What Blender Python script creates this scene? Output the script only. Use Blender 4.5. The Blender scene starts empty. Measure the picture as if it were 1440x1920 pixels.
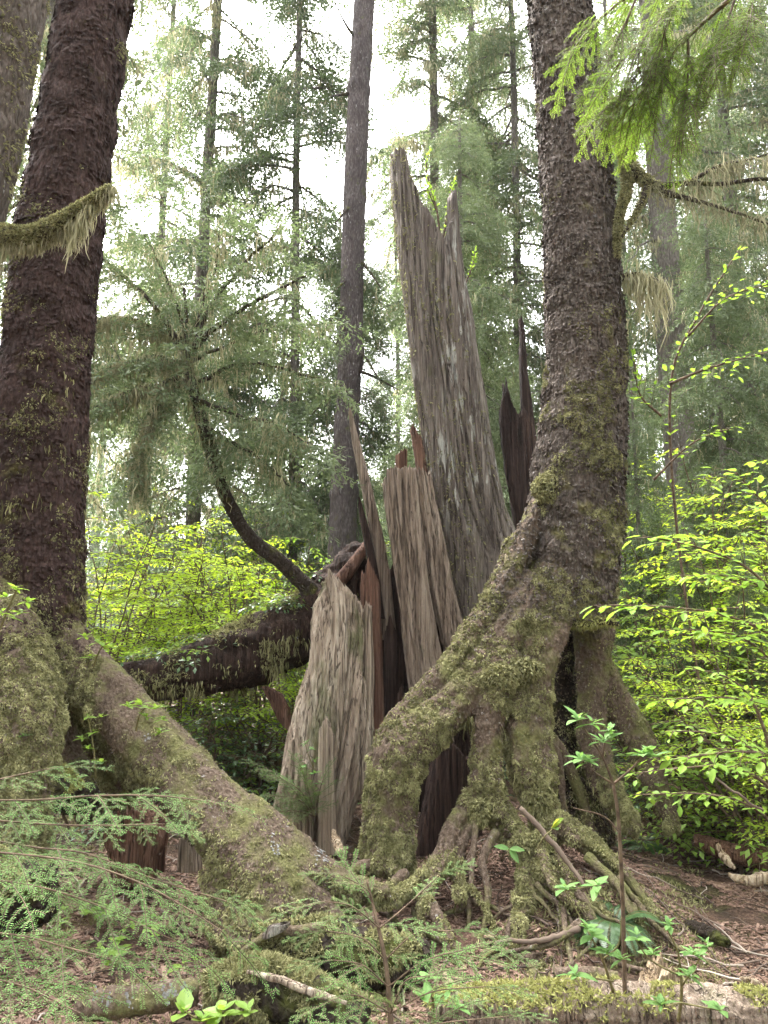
HAZE = 0.0005
import bpy, math, random
import numpy as np
from mathutils import Vector, kdtree

RNG = np.random.default_rng(7)
SC = bpy.context.scene
COL = SC.collection
F = 1386.0
PITCH = math.radians(10.0)
CAM = np.array([0.0, 0.0, 1.55])
FWD = np.array([0.0, math.cos(PITCH), math.sin(PITCH)])
UP = np.array([0.0, -math.sin(PITCH), math.cos(PITCH)])

# ---------------------------------------------------------------- placing
def P(x, y, D):
    """World point seen at photograph position (x, y), D metres ahead along the ground."""
    d = np.array([(x - 720) / F, 0, 0]) + FWD + UP * ((960 - y) / F)
    return CAM + d * (D / d[1])

def zc(p):
    return float(np.dot(np.asarray(p) - CAM, FWD))

def perlin(p):
    p = np.asarray(p, dtype=np.float64)
    i = np.floor(p).astype(np.int64)
    f = p - i
    u = f * f * f * (f * (f * 6 - 15) + 10)
    out = np.zeros(len(p))
    for dx in (0, 1):
        for dy in (0, 1):
            for dz in (0, 1):
                h = (i[:, 0] + dx) * 374761393 + (i[:, 1] + dy) * 668265263 + (i[:, 2] + dz) * 2147483647
                h = (h ^ (h >> 13)) * 1274126177
                h = h ^ (h >> 16)
                gx = ((h & 1023) / 511.5 - 1)
                gy = (((h >> 10) & 1023) / 511.5 - 1)
                gz = (((h >> 20) & 1023) / 511.5 - 1)
                dot = gx * (f[:, 0] - dx) + gy * (f[:, 1] - dy) + gz * (f[:, 2] - dz)
                w = (u[:, 0] if dx else 1 - u[:, 0]) * (u[:, 1] if dy else 1 - u[:, 1]) * (u[:, 2] if dz else 1 - u[:, 2])
                out += w * dot
    return out

def fbm(p, octaves=3):
    p = np.asarray(p, dtype=np.float64)
    o, a = np.zeros(len(p)), 1.0
    for k in range(octaves):
        o += a * perlin(p + 17.3 * k)
        p = p * 2.03
        a *= 0.5
    return o

def ground(x, y):
    x = np.atleast_1d(np.asarray(x, float)); y = np.atleast_1d(np.asarray(y, float))
    z = 0.30 * np.exp(-(((x - 0.95) / 0.75) ** 2 + ((y - 4.95) / 0.75) ** 2))
    z += 0.14 * np.exp(-(((x - 0.0) / 1.3) ** 2 + ((y - 6.4) / 0.8) ** 2))
    z += 0.22 * np.exp(-(((x + 2.3) / 0.7) ** 2 + ((y - 4.6) / 1.0) ** 2))
    z += 0.10 * np.exp(-(((x + 0.5) / 0.35) ** 2 + ((y - 3.55) / 0.2) ** 2))
    z += 0.15 * np.exp(-(((x - 1.15) / 0.38) ** 2 + ((y - 4.28) / 0.26) ** 2))
    q = np.stack([x, y, np.zeros_like(x)], 1)
    r = np.hypot(x, y)
    z += 0.10 * fbm(q * 0.55, 2) * np.clip((r - 1) / 6, 0.25, 3) + 0.04 * fbm(q * 2.1, 3)
    z += np.clip((y - 8) / 40, 0, 3) * 0.8
    return z

def G(x, y):
    """Point of the ground seen at photograph position (x, y)."""
    d = np.array([(x - 720) / F, 0, 0]) + FWD + UP * ((960 - y) / F)
    t = 0.5
    for _ in range(400):
        p = CAM + d * t
        h = p[2] - ground(p[0], p[1])[0]
        if h < 0.004 or t > 60:
            break
        t += max(0.01, h * 0.5)
    return CAM + d * t

def spline(pts, n):
    """Catmull-Rom through rows of numbers."""
    p = np.asarray(pts, float)
    p = np.vstack([2 * p[0] - p[1], p, 2 * p[-1] - p[-2]])
    m = len(p) - 3
    t = np.linspace(0, m - 1e-6, n)
    i = t.astype(int); f = (t - i)[:, None]
    a, b, c, d = p[i], p[i + 1], p[i + 2], p[i + 3]
    return 0.5 * (2 * b + (c - a) * f + (2 * a - 5 * b + 4 * c - d) * f ** 2 + (3 * b - a - 3 * c + d) * f ** 3)

def pxpath(pts, n):
    """[(x, y, D, width in pixels)] of the photograph -> world path and radii."""
    s = spline(pts, n)
    path = np.array([P(a[0], a[1], a[2]) for a in s])
    rad = np.array([max(a[3], 0.5) / 2 / F * zc(p) for a, p in zip(s, path)])
    return path, rad

def frames(path):
    t = np.gradient(path, axis=0)
    t /= np.linalg.norm(t, axis=1)[:, None] + 1e-12
    n = np.cross(t[0], [0.31, 0.9, 0.2]); n /= np.linalg.norm(n)
    N = [n]
    for k in range(1, len(path)):
        n = N[-1] - t[k] * np.dot(N[-1], t[k])
        n /= np.linalg.norm(n) + 1e-12
        N.append(n)
    N = np.array(N)
    return t, N, np.cross(t, N)

def tube(path, rad, seg=12, cap=True, lump=0.0, seed=0, flute=0.0):
    path = np.asarray(path, float); rad = np.broadcast_to(np.asarray(rad, float), (len(path),))
    t, N, B = frames(path)
    a = np.linspace(0, 2 * np.pi, seg, endpoint=False)
    r = np.repeat(rad[:, None], seg, 1)
    if lump:
        q = np.stack([np.cos(a)[None] * 1.3 + 0 * r, np.sin(a)[None] * 1.3 + 0 * r, np.arange(len(path))[:, None] * 0.35 + 0 * r], 2).reshape(-1, 3) + seed * 3.7
        r = r * (1 + lump * fbm(q, 2).reshape(r.shape))
    if flute:
        k = np.arange(len(path))[:, None]
        r = r * (1 + flute * (np.sin(3 * a[None] + seed * 1.7 + 0.02 * k) * 0.6 + np.sin(5 * a[None] + seed * 2.9 - 0.03 * k) * 0.4 + np.sin(8 * a[None] + seed + 0.02 * k) * 0.25))
    V = path[:, None] + r[..., None] * (np.cos(a)[None, :, None] * N[:, None] + np.sin(a)[None, :, None] * B[:, None])
    V = V.reshape(-1, 3)
    i = np.arange(len(path) - 1)[:, None] * seg; j = np.arange(seg)[None]; k = (j + 1) % seg
    Q = np.stack([i + j, i + k, i + seg + k, i + seg + j], 2).reshape(-1, 4)
    T = np.zeros((0, 3), int)
    if cap:
        b = len(V)
        V = np.vstack([V, path[0], path[-1]])
        j = np.arange(seg); k = (j + 1) % seg; e = (len(path) - 1) * seg
        T = np.vstack([np.stack([np.full(seg, b), k, j], 1), np.stack([np.full(seg, b + 1), e + j, e + k], 1)])
    return V, Q, T

class MB:
    """Collects vertices, quads and triangles for one mesh."""
    def __init__(s):
        s.V, s.Q, s.T, s.RQ, s.RT, s.n = [], [], [], [], [], 0
    def add(s, V, Q=None, T=None, rnd=None):
        V = np.asarray(V, float)
        r = RNG.random() if rnd is None else rnd
        if Q is not None and len(Q):
            s.Q.append(np.asarray(Q) + s.n); s.RQ.append(np.broadcast_to(r, (len(Q),)))
        if T is not None and len(T):
            s.T.append(np.asarray(T) + s.n); s.RT.append(np.broadcast_to(r, (len(T),)))
        s.V.append(V); s.n += len(V)
        return s
    def arrays(s):
        V = np.vstack(s.V) if s.V else np.zeros((0, 3))
        Q = np.vstack(s.Q) if s.Q else np.zeros((0, 4), int)
        T = np.vstack(s.T) if s.T else np.zeros((0, 3), int)
        r = np.concatenate(s.RQ + s.RT) if (s.RQ or s.RT) else np.zeros(0)
        return V, Q, T, r

def mesh(name, V, Q=None, T=None, rnd=None, smooth=True, mat=None, tint=None):
    Q = np.zeros((0, 4), np.int32) if Q is None else np.asarray(Q, np.int32)
    T = np.zeros((0, 3), np.int32) if T is None else np.asarray(T, np.int32)
    me = bpy.data.meshes.new(name)
    nl = Q.size + T.size; nf = len(Q) + len(T)
    me.vertices.add(len(V)); me.vertices.foreach_set('co', np.asarray(V, np.float32).ravel())
    me.loops.add(nl); me.loops.foreach_set('vertex_index', np.concatenate([Q.ravel(), T.ravel()]).astype(np.int32))
    me.polygons.add(nf)
    st = np.concatenate([np.arange(len(Q)) * 4, Q.size + np.arange(len(T)) * 3]).astype(np.int32)
    me.polygons.foreach_set('loop_start', st)
    me.polygons.foreach_set('use_smooth', np.full(nf, smooth, bool))
    if rnd is not None:
        me.attributes.new('rnd', 'FLOAT', 'FACE').data.foreach_set('value', np.asarray(rnd, np.float32))
    if tint is not None:
        me.attributes.new('tint', 'FLOAT', 'POINT').data.foreach_set('value', np.asarray(tint, np.float32))
    if mat is not None:
        me.materials.append(mat)
    me.update(calc_edges=True)
    me.validate()
    return me

def link(name, me, parent=None, loc=(0, 0, 0)):
    o = bpy.data.objects.new(name, me)
    COL.objects.link(o)
    o.location = loc
    if parent is not None:
        o.parent = parent
    return o

def tag(o, label=None, cat=None, group=None, kind=None):
    if label: o['label'] = label
    if cat: o['category'] = cat
    if group: o['group'] = group
    if kind: o['kind'] = kind
    return o

def thing(name, label, cat, loc, group=None):
    o = bpy.data.objects.new(name, None)
    o.empty_display_size = 0.1
    COL.objects.link(o)
    o.location = loc
    return tag(o, label, cat, group)

def part(name, mb, mat, parent, smooth=True, base=None):
    """A mesh in world coordinates becomes a child of its thing (or of a part of it)."""
    V, Q, T, r = mb.arrays()
    if base is None:
        top = parent
        while top.parent is not None: top = top.parent
        base = np.array(top.location)
    o = link(name, mesh(name, V - base, Q, T, r, smooth, mat), parent)
    if any(k in name for k in ('moss', 'lichen', 'scales')): o['kind'] = 'stuff'      # nobody could count it
    return o

def solo(name, mb, mat, label, cat, base, smooth=True, group=None, kind=None):
    V, Q, T, r = mb.arrays()
    base = np.asarray(base, float)
    return tag(link(name, mesh(name, V - base, Q, T, r, smooth, mat), None, base), label, cat, group, kind)

# ---------------------------------------------------------------- surfaces
def vnormals(V, Q, T):
    n = np.zeros_like(V)
    if len(Q):
        fn = np.cross(V[Q[:, 2]] - V[Q[:, 0]], V[Q[:, 3]] - V[Q[:, 1]])
        for k in range(4): np.add.at(n, Q[:, k], fn)
    if len(T):
        fn = np.cross(V[T[:, 1]] - V[T[:, 0]], V[T[:, 2]] - V[T[:, 0]])
        for k in range(3): np.add.at(n, T[:, k], fn)
    return n / (np.linalg.norm(n, axis=1)[:, None] + 1e-12)

def sample(V, Q, n, seed=0):
    g = np.random.default_rng(seed)
    d1, d2 = V[Q[:, 2]] - V[Q[:, 0]], V[Q[:, 3]] - V[Q[:, 1]]
    fn = np.cross(d1, d2); ar = np.linalg.norm(fn, axis=1)
    f = g.choice(len(Q), n, p=ar / ar.sum())
    u, v = g.random((2, n, 1))
    a, b, c, d = (V[Q[f, k]] for k in range(4))
    p = a * (1 - u) * (1 - v) + b * u * (1 - v) + c * u * v + d * (1 - u) * v
    return p, fn[f] / (ar[f][:, None] + 1e-12)

def unit(v):
    return v / (np.linalg.norm(v, axis=-1, keepdims=True) + 1e-12)

def blades(p, nrm, lo, hi, wid, droop=0.5, spread=0.9, k=3, seed=0, mb=None, out=0.7, tone=None):
    """Small tapered sprigs standing on a surface: moss, needles, short grass."""
    g = np.random.default_rng(seed)
    p = np.repeat(p, k, 0); nrm = np.repeat(nrm, k, 0)
    n = len(p)
    d = unit(nrm * out + g.normal(0, spread, (n, 3)) * 0.6 + np.array([0, 0, -droop]))
    L = g.uniform(lo, hi, (n, 1)); w = wid * g.uniform(0.6, 1.4, (n, 1))
    side = unit(np.cross(d, g.normal(0, 1, (n, 3))))
    p = p + g.normal(0, lo * 0.3, (n, 3)) - nrm * lo * 0.15
    mid = p + d * L * 0.55
    tip = mid + unit(d + np.array([0, 0, -droop * 0.8])) * L * 0.5
    V = np.stack([p - side * w * 0.5, p + side * w * 0.5, mid + side * w * 0.6, mid - side * w * 0.6, tip], 1).reshape(-1, 3)
    i = np.arange(n) * 5
    mb = mb or MB()
    r = np.repeat(g.random(n // k + 1), k)[:n] * 0.6 + g.random(n) * 0.4
    if tone is not None: r = np.clip(np.repeat(tone, k) * 0.75 + r * 0.35 - 0.05, 0, 1)
    mb.add(V, np.stack([i, i + 1, i + 2, i + 3], 1), None, r)
    mb.add(np.zeros((0, 3)))
    mb.T.append(np.stack([i + 3, i + 2, i + 4], 1) + mb.n - len(V)); mb.RT.append(r)
    return mb

def strands(p, lo, hi, wid, seed=0, mb=None, k=4, jit=0.02, lean=0.12):
    """Hanging lichen: thin drooping ribbons."""
    g = np.random.default_rng(seed)
    p = np.asarray(p); m0 = len(p)
    cl = g.uniform(0.15, 1, m0) ** 1.6 * np.clip(0.55 + 1.5 * fbm(p * 4.3 + seed, 2), 0.15, 1.5)
    p = np.repeat(p, k, 0); n = len(p); cl = np.repeat(cl, k)[:, None]
    p = p + g.normal(0, jit, (n, 3)) * [1, 1, 0.4]
    L = (lo + (hi * 1.25 - lo) * cl) * g.uniform(0.25, 1, (n, 1)); w = wid * g.uniform(0.5, 1.5, (n, 1))
    az = g.uniform(0, np.pi, n); s = np.stack([np.cos(az), np.sin(az), 0 * az], 1)
    drift = np.repeat(g.normal(0, lean, (m0, 3)), k, 0) * [1, 1, 0] + g.normal(0, lean * 0.8, (n, 3)) * [1, 1, 0]
    rows = []
    for t, ww in ((0, 0.6), (0.35, 1.0), (0.7, 0.7), (1.0, 0.12)):
        c = p + np.array([0, 0, -1.0]) * L * t + drift * L * (math.sin(t * 2.4)) + g.normal(0, 0.07, (n, 3)) * L * t
        rows += [c - s * w * ww * 0.5, c + s * w * ww * 0.5]
    V = np.stack(rows, 1).reshape(-1, 3)
    i = np.arange(n) * 8
    mb = mb or MB()
    r = g.random(n)
    for a in (0, 2, 4):
        pass
    Q = np.concatenate([np.stack([i + a, i + a + 1, i + a + 3, i + a + 2], 1) for a in (0, 2, 4)])
    mb.add(V, Q, None, np.concatenate([r, r, r]))
    return mb

def stamp(tpl, base, fwd, up, scale, mb, g):
    """Copies of a template (V, Q, rnd; x forward, z up) at many places."""
    V, Q, r = tpl
    n = len(base)
    if n == 0: return
    x = unit(fwd); y = unit(np.cross(up, x)); z = np.cross(x, y)
    M = np.stack([x, y, z], 2) * np.reshape(scale, (-1, 1, 1))
    W = np.einsum('nij,vj->nvi', M, V) + base[:, None]
    QQ = Q[None] + (np.arange(n) * len(V))[:, None, None]
    rr = np.clip(r[None] * 0.5 + g.random((n, 1)) * 0.5, 0, 1)
    mb.add(W.reshape(-1, 3), QQ.reshape(-1, 4), None, rr.ravel())

def union(tubes, voxel, smooth=4):
    """One skin round overlapping closed tubes."""
    mb = MB()
    for V, Q, T in tubes: mb.add(V, Q, T)
    V, Q, T, r = mb.arrays()
    me = mesh('skin', V, Q, T)
    o = link('skin', me)
    m = o.modifiers.new('r', 'REMESH'); m.mode = 'VOXEL'; m.voxel_size = voxel; m.adaptivity = 0
    if smooth:
        s = o.modifiers.new('s', 'SMOOTH'); s.factor = 0.5; s.iterations = smooth
    bpy.context.view_layer.update()
    ev = o.evaluated_get(bpy.context.evaluated_depsgraph_get())
    em = ev.to_mesh()
    nv, npoly = len(em.vertices), len(em.polygons)
    V = np.empty(nv * 3, np.float32); em.vertices.foreach_get('co', V); V = V.reshape(-1, 3).astype(float)
    lt = np.empty(npoly, np.int32); em.polygons.foreach_get('loop_total', lt)
    ls = np.empty(npoly, np.int32); em.polygons.foreach_get('loop_start', ls)
    li = np.empty(len(em.loops), np.int32); em.loops.foreach_get('vertex_index', li)
    Q = li[ls[lt == 4][:, None] + np.arange(4)]
    T = li[ls[lt == 3][:, None] + np.arange(3)]
    ev.to_mesh_clear()
    bpy.data.objects.remove(o); bpy.data.meshes.remove(me)
    return V, Q, T

def nearest_limb(C, limbs):
    """Which limb (path, radii) each point belongs to."""
    n = sum(len(p) for p, r in limbs)
    best = np.full(len(C), 1e9); idx = np.zeros(len(C), int)
    for k, (p, r) in enumerate(limbs):
        kd = kdtree.KDTree(len(p))
        for j, q in enumerate(p): kd.insert(q, j)
        kd.balance()
        d = np.empty(len(C))
        for i, c in enumerate(C):
            co, j, dist = kd.find(c)
            d[i] = dist - r[j]
        m = d < best
        best[m] = d[m]; idx[m] = k
    return idx

def compact(V, Q, N):
    u, inv = np.unique(Q, return_inverse=True)
    return V[u], inv.reshape(Q.shape), N[u]
# ---------------------------------------------------------------- materials
class NT:
    def __init__(s, name):
        s.m = bpy.data.materials.new(name); s.m.use_nodes = True
        s.t = s.m.node_tree; s.t.nodes.clear()
        s.out = s.n('ShaderNodeOutputMaterial')
    def n(s, typ, **kw):
        nd = s.t.nodes.new(typ)
        for k, v in kw.items():
            if hasattr(nd, k): setattr(nd, k, v)
        return nd
    def set(s, sock, v):
        if isinstance(v, bpy.types.NodeSocket): s.t.links.new(v, sock)
        elif isinstance(v, tuple) and len(v) == 3 and sock.type == 'RGBA': sock.default_value = (*v, 1)
        else: sock.default_value = v
    def coord(s, scale=(1, 1, 1), rot=(0, 0, 0)):
        c = s.n('ShaderNodeTexCoord'); mp = s.n('ShaderNodeMapping')
        s.t.links.new(c.outputs['Object'], mp.inputs['Vector'])
        mp.inputs['Scale'].default_value = scale; mp.inputs['Rotation'].default_value = rot
        return mp.outputs['Vector']
    def noise(s, vec, scale, detail=4, rough=0.55, dist=0.0):
        nd = s.n('ShaderNodeTexNoise')
        s.set(nd.inputs['Vector'], vec); nd.inputs['Scale'].default_value = scale
        nd.inputs['Detail'].default_value = detail; nd.inputs['Roughness'].default_value = rough
        nd.inputs['Distortion'].default_value = dist
        return nd.outputs['Fac']
    def voronoi(s, vec, scale, feature='F1'):
        nd = s.n('ShaderNodeTexVoronoi', feature=feature)
        s.set(nd.inputs['Vector'], vec); nd.inputs['Scale'].default_value = scale
        return nd.outputs['Distance']
    def ramp(s, fac, stops):
        nd = s.n('ShaderNodeValToRGB'); e = nd.color_ramp.elements
        while len(e) < len(stops): e.new(0.5)
        for el, (p, c) in zip(e, stops):
            el.position = p; el.color = (*c, 1) if len(c) == 3 else c
        s.set(nd.inputs['Fac'], fac)
        return nd.outputs['Color']
    def step(s, fac, a, b):
        return s.ramp(fac, [(a, (0, 0, 0)), (b, (1, 1, 1))])
    def mix(s, fac, a, b, mode='MIX'):
        nd = s.n('ShaderNodeMix', data_type='RGBA', blend_type=mode)
        s.set(nd.inputs[0], fac); s.set(nd.inputs[6], a); s.set(nd.inputs[7], b)
        return nd.outputs[2]
    def math(s, op, a, b):
        nd = s.n('ShaderNodeMath', operation=op)
        s.set(nd.inputs[0], a); s.set(nd.inputs[1], b)
        return nd.outputs[0]
    def attr(s, name='rnd'):
        return s.n('ShaderNodeAttribute', attribute_name=name).outputs['Fac']
    def objrand(s):
        return s.n('ShaderNodeObjectInfo').outputs['Random']
    def bump(s, h, strength=0.6, dist=0.02):
        nd = s.n('ShaderNodeBump'); s.set(nd.inputs['Height'], h)
        nd.inputs['Strength'].default_value = strength; nd.inputs['Distance'].default_value = dist
        return nd.outputs['Normal']
    def solid(s, color, rough=0.9, normal=None, spec=0.2):
        b = s.n('ShaderNodeBsdfPrincipled')
        s.set(b.inputs['Base Color'], color); s.set(b.inputs['Roughness'], rough)
        b.inputs['Specular IOR Level'].default_value = spec
        if normal is not None: s.set(b.inputs['Normal'], normal)
        s.t.links.new(b.outputs[0], s.out.inputs['Surface'])
        return s.m
    def leaf(s, color, trans, amount=0.45, rough=0.5, spec=0.3):
        b = s.n('ShaderNodeBsdfPrincipled'); t = s.n('ShaderNodeBsdfTranslucent'); x = s.n('ShaderNodeMixShader')
        s.set(b.inputs['Base Color'], color); b.inputs['Roughness'].default_value = rough
        b.inputs['Specular IOR Level'].default_value = spec
        s.set(t.inputs['Color'], trans)
        x.inputs[0].default_value = amount
        s.t.links.new(b.outputs[0], x.inputs[1]); s.t.links.new(t.outputs[0], x.inputs[2])
        s.t.links.new(x.outputs[0], s.out.inputs['Surface'])
        return s.m

def bark(name, dark, mid, light, mossc, moss=(0.5, 0.62), stretch=0.35, plate=26, fleck=None, moss_low=None, plates=0.7):
    t = NT(name)
    v = t.coord((1, 1, stretch))
    warp = t.noise(v, 9, 3)
    vv = t.n('ShaderNodeMix', data_type='VECTOR'); vv.inputs[0].default_value = 0.06
    t.set(vv.inputs[4], v)
    nz = t.n('ShaderNodeTexNoise'); t.set(nz.inputs['Vector'], v); nz.inputs['Scale'].default_value = 7
    t.t.links.new(nz.outputs['Color'], vv.inputs[5])
    edge = t.voronoi(vv.outputs[1], plate, 'DISTANCE_TO_EDGE')
    fine = t.noise(v, 60, 6, 0.65)
    big = t.noise(t.coord(), 2.3, 4)
    c = t.ramp(fine, [(0.25, dark), (0.5, mid), (0.75, light)])
    c = t.mix(t.step(big, 0.35, 0.65), c, t.mix(0.5, c, dark))
    if fleck:
        c = t.mix(t.math('MULTIPLY', t.step(t.noise(v, 45, 3), 0.64, 0.70), t.step(t.noise(t.coord(), 3.1, 2), 0.45, 0.6)), c, fleck)
    m = t.noise(t.coord(), 5.5, 6, 0.62)
    if moss_low is not None:       # moss thins out with height
        sep = t.n('ShaderNodeSeparateXYZ'); t.set(sep.inputs[0], t.coord())
        mr = t.n('ShaderNodeMapRange'); t.set(mr.inputs[0], sep.outputs[2])
        mr.inputs[1].default_value, mr.inputs[2].default_value = moss_low[:2]
        mr.inputs[3].default_value, mr.inputs[4].default_value = moss_low[2:]
        m = t.math('ADD', m, mr.outputs[0])
    mc = t.ramp(t.noise(t.coord(), 70, 3), [(0.3, tuple(x * 0.6 for x in mossc)), (0.7, mossc)])
    mf = t.step(m, *moss)
    c = t.mix(mf, c, mc)
    h = t.math('ADD', t.math('MULTIPLY', t.step(edge, 0.0, 0.22), plates), t.math('MULTIPLY', fine, 0.9))
    return t.solid(c, 0.92, t.bump(h, 0.9, 0.022), 0.12)

def wood(name, dark, mid, light, patch=None, mossc=None, tilt=0.0, fib=26, moss=(0.58, 0.68)):
    t = NT(name)
    v = t.coord((fib, fib, 0.9), (0, tilt, 0))
    f1 = t.noise(v, 1.0, 6, 0.68)
    f2 = t.noise(t.coord((fib * 3.2, fib * 3.2, 2.2), (0, tilt, 0)), 1.0, 4, 0.6)
    f3 = t.noise(t.coord((4, 4, 0.7), (0, tilt, 0)), 1.0, 4, 0.6)
    fac = t.math('ADD', t.math('MULTIPLY', f1, 0.5), t.math('ADD', t.math('MULTIPLY', f2, 0.3), t.math('MULTIPLY', f3, 0.25)))
    c = t.ramp(fac, [(0.40, dark), (0.52, mid), (0.65, light)])
    if patch:
        pn = t.noise(t.coord((16, 16, 3.2), (0, tilt, 0)), 1.0, 4, 0.6)
        area = t.noise(t.coord((1.6, 1.6, 0.9)), 1.0, 2)
        c = t.mix(t.math('MULTIPLY', t.step(pn, 0.55, 0.6), t.step(area, 0.46, 0.56)), c, patch)
    if mossc:
        m = t.noise(t.coord((4, 4, 1.4)), 1.0, 6, 0.65)
        c = t.mix(t.math('MULTIPLY', t.step(m, *moss), 0.8), c, mossc)
    k = t.math('ABSOLUTE', t.math('SUBTRACT', t.noise(t.coord((19, 19, 0.45), (0, tilt, 0)), 1.0, 3, 0.5, 0.4), 0.5), 0.0)
    crack = t.step(k, 0.004, 0.02)
    c = t.mix(crack, t.mix(0.75, c, tuple(x * 0.5 for x in dark)), c)
    pit = t.noise(t.coord((34, 34, 12), (0, tilt, 0)), 1.0, 5, 0.7)
    c = t.mix(t.math('MULTIPLY', t.step(pit, 0.58, 0.68), 0.5), c, dark)
    f1 = t.math('ADD', f1, t.math('MULTIPLY', pit, 0.8))
    h = t.math('ADD', t.math('ADD', f1, t.math('MULTIPLY', f2, 0.9)), t.math('MULTIPLY', crack, 0.5))
    return t.solid(c, 0.85, t.bump(h, 1.0, 0.035), 0.2)

def leafy(name, a, b, ta, tb, amount=0.45, rough=0.5, spec=0.3, objvar=0.0):
    t = NT(name)
    r = t.attr()
    if objvar:
        r = t.math('ADD', t.math('MULTIPLY', r, 1 - objvar), t.math('MULTIPLY', t.objrand(), objvar))
    return t.leaf(t.ramp(r, [(0.1, a), (0.9, b)]), t.ramp(r, [(0.1, ta), (0.9, tb)]), amount, rough, spec)

M = {}
M['bark_right'] = bark('grey_brown_bark', (0.034, 0.026, 0.021), (0.105, 0.084, 0.070), (0.24, 0.20, 0.175), (0.17, 0.155, 0.06), (0.50, 0.66), 0.32, 24, (0.42, 0.40, 0.38), (0.2, 3.2, 0.06, -0.12))
M['bark_left'] = bark('purple_brown_bark', (0.020, 0.012, 0.010), (0.058, 0.036, 0.032), (0.13, 0.085, 0.074), (0.10, 0.085, 0.03), (0.56, 0.70), 0.45, 20, None, (-0.2, 3.4, 0.04, -0.06))
M['bark_root'] = bark('brown_root_bark', (0.042, 0.029, 0.021), (0.13, 0.094, 0.070), (0.26, 0.205, 0.16), (0.16, 0.155, 0.065), (0.47, 0.62), 0.7, 30, (0.3, 0.28, 0.26), None, 0.15)
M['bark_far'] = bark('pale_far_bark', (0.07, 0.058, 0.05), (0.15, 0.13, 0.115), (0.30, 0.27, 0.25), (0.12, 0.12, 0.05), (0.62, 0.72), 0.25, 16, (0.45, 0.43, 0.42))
M['bark_slim'] = bark('grey_purple_bark', (0.025, 0.02, 0.02), (0.075, 0.06, 0.058), (0.17, 0.15, 0.145), (0.09, 0.09, 0.04), (0.6, 0.7), 0.25, 16, (0.35, 0.34, 0.34))
M['bark_log'] = bark('dark_log_bark', (0.012, 0.010, 0.008), (0.035, 0.026, 0.020), (0.07, 0.055, 0.042), (0.07, 0.075, 0.02), (0.52, 0.64), 0.8, 20)
M['bark_limb'] = bark('limb_bark', (0.02, 0.015, 0.012), (0.055, 0.042, 0.034), (0.11, 0.09, 0.075), (0.10, 0.10, 0.03), (0.5, 0.64), 0.6, 30)
M['wood_grey'] = wood('grey_weathered_wood', (0.042, 0.032, 0.027), (0.15, 0.121, 0.102), (0.29, 0.25, 0.215), (0.42, 0.41, 0.37), (0.085, 0.085, 0.035), -0.14)
M['wood_tan'] = wood('tan_weathered_wood', (0.13, 0.09, 0.065), (0.37, 0.29, 0.22), (0.55, 0.47, 0.375), None, (0.10, 0.11, 0.04), 0.1, 20, (0.53, 0.66))
M['wood_brown'] = wood('brown_split_wood', (0.07, 0.048, 0.035), (0.255, 0.192, 0.146), (0.43, 0.35, 0.28), None, (0.09, 0.09, 0.04), -0.08, 24, (0.62, 0.72))
M['wood_red'] = wood('reddish_rotten_wood', (0.045, 0.021, 0.014), (0.15, 0.078, 0.053), (0.31, 0.185, 0.13), None, None, 0.0, 26)
M['wood_dark'] = wood('dark_rotten_wood', (0.012, 0.007, 0.005), (0.040, 0.023, 0.018), (0.10, 0.062, 0.048), None, None, 0.0, 26)
M['wood_pale'] = wood('pale_split_wood', (0.12, 0.075, 0.045), (0.34, 0.25, 0.16), (0.52, 0.44, 0.33), None, None, 0.0, 22)
M['moss'] = leafy('moss', (0.075, 0.07, 0.028), (0.37, 0.355, 0.18), (0.13, 0.125, 0.045), (0.43, 0.42, 0.2), 0.25, 0.8, 0.1)
M['moss_bright'] = leafy('bright_moss', (0.17, 0.165, 0.05), (0.38, 0.38, 0.15), (0.26, 0.26, 0.07), (0.45, 0.45, 0.17), 0.3, 0.8, 0.1)
M['lichen'] = leafy('hanging_lichen', (0.23, 0.215, 0.12), (0.42, 0.40, 0.26), (0.3, 0.28, 0.15), (0.5, 0.46, 0.3), 0.4, 0.9, 0.05)
M['lichen_dark'] = leafy('olive_hanging_lichen', (0.10, 0.095, 0.055), (0.25, 0.235, 0.15), (0.16, 0.15, 0.08), (0.3, 0.28, 0.17), 0.35, 0.9, 0.05)
M['needles'] = leafy('hemlock_needles', (0.055, 0.115, 0.03), (0.15, 0.26, 0.085), (0.09, 0.19, 0.03), (0.22, 0.37, 0.08), 0.35, 0.65, 0.12)
M['needles_gold'] = leafy('yellow_green_hemlock_needles', (0.055, 0.10, 0.02), (0.16, 0.235, 0.045), (0.12, 0.22, 0.02), (0.30, 0.43, 0.05), 0.42, 0.6, 0.15)  # yellower, more translucent needles for the overhanging bough
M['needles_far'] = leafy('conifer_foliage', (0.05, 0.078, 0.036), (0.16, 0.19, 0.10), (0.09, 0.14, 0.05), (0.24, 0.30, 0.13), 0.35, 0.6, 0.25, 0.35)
M['leaf_near'] = leafy('lime_shrub_leaves', (0.12, 0.23, 0.03), (0.22, 0.34, 0.05), (0.18, 0.34, 0.03), (0.38, 0.53, 0.07), 0.45, 0.5, 0.2)  # same kind of leaf toned down for near shrubs, where light is stronger
M['leaf_bright'] = leafy('brightened_young_leaves', (0.19, 0.31, 0.03), (0.34, 0.46, 0.06), (0.40, 0.58, 0.03), (0.62, 0.76, 0.06), 0.55, 0.45, 0.3, 0.25)  # leaf colour raised to make up for the shade on the understorey
M['leaf_mid'] = leafy('green_shrub_leaves', (0.11, 0.20, 0.03), (0.22, 0.33, 0.07), (0.22, 0.38, 0.03), (0.38, 0.54, 0.07), 0.48, 0.42, 0.35, 0.2)
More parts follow.
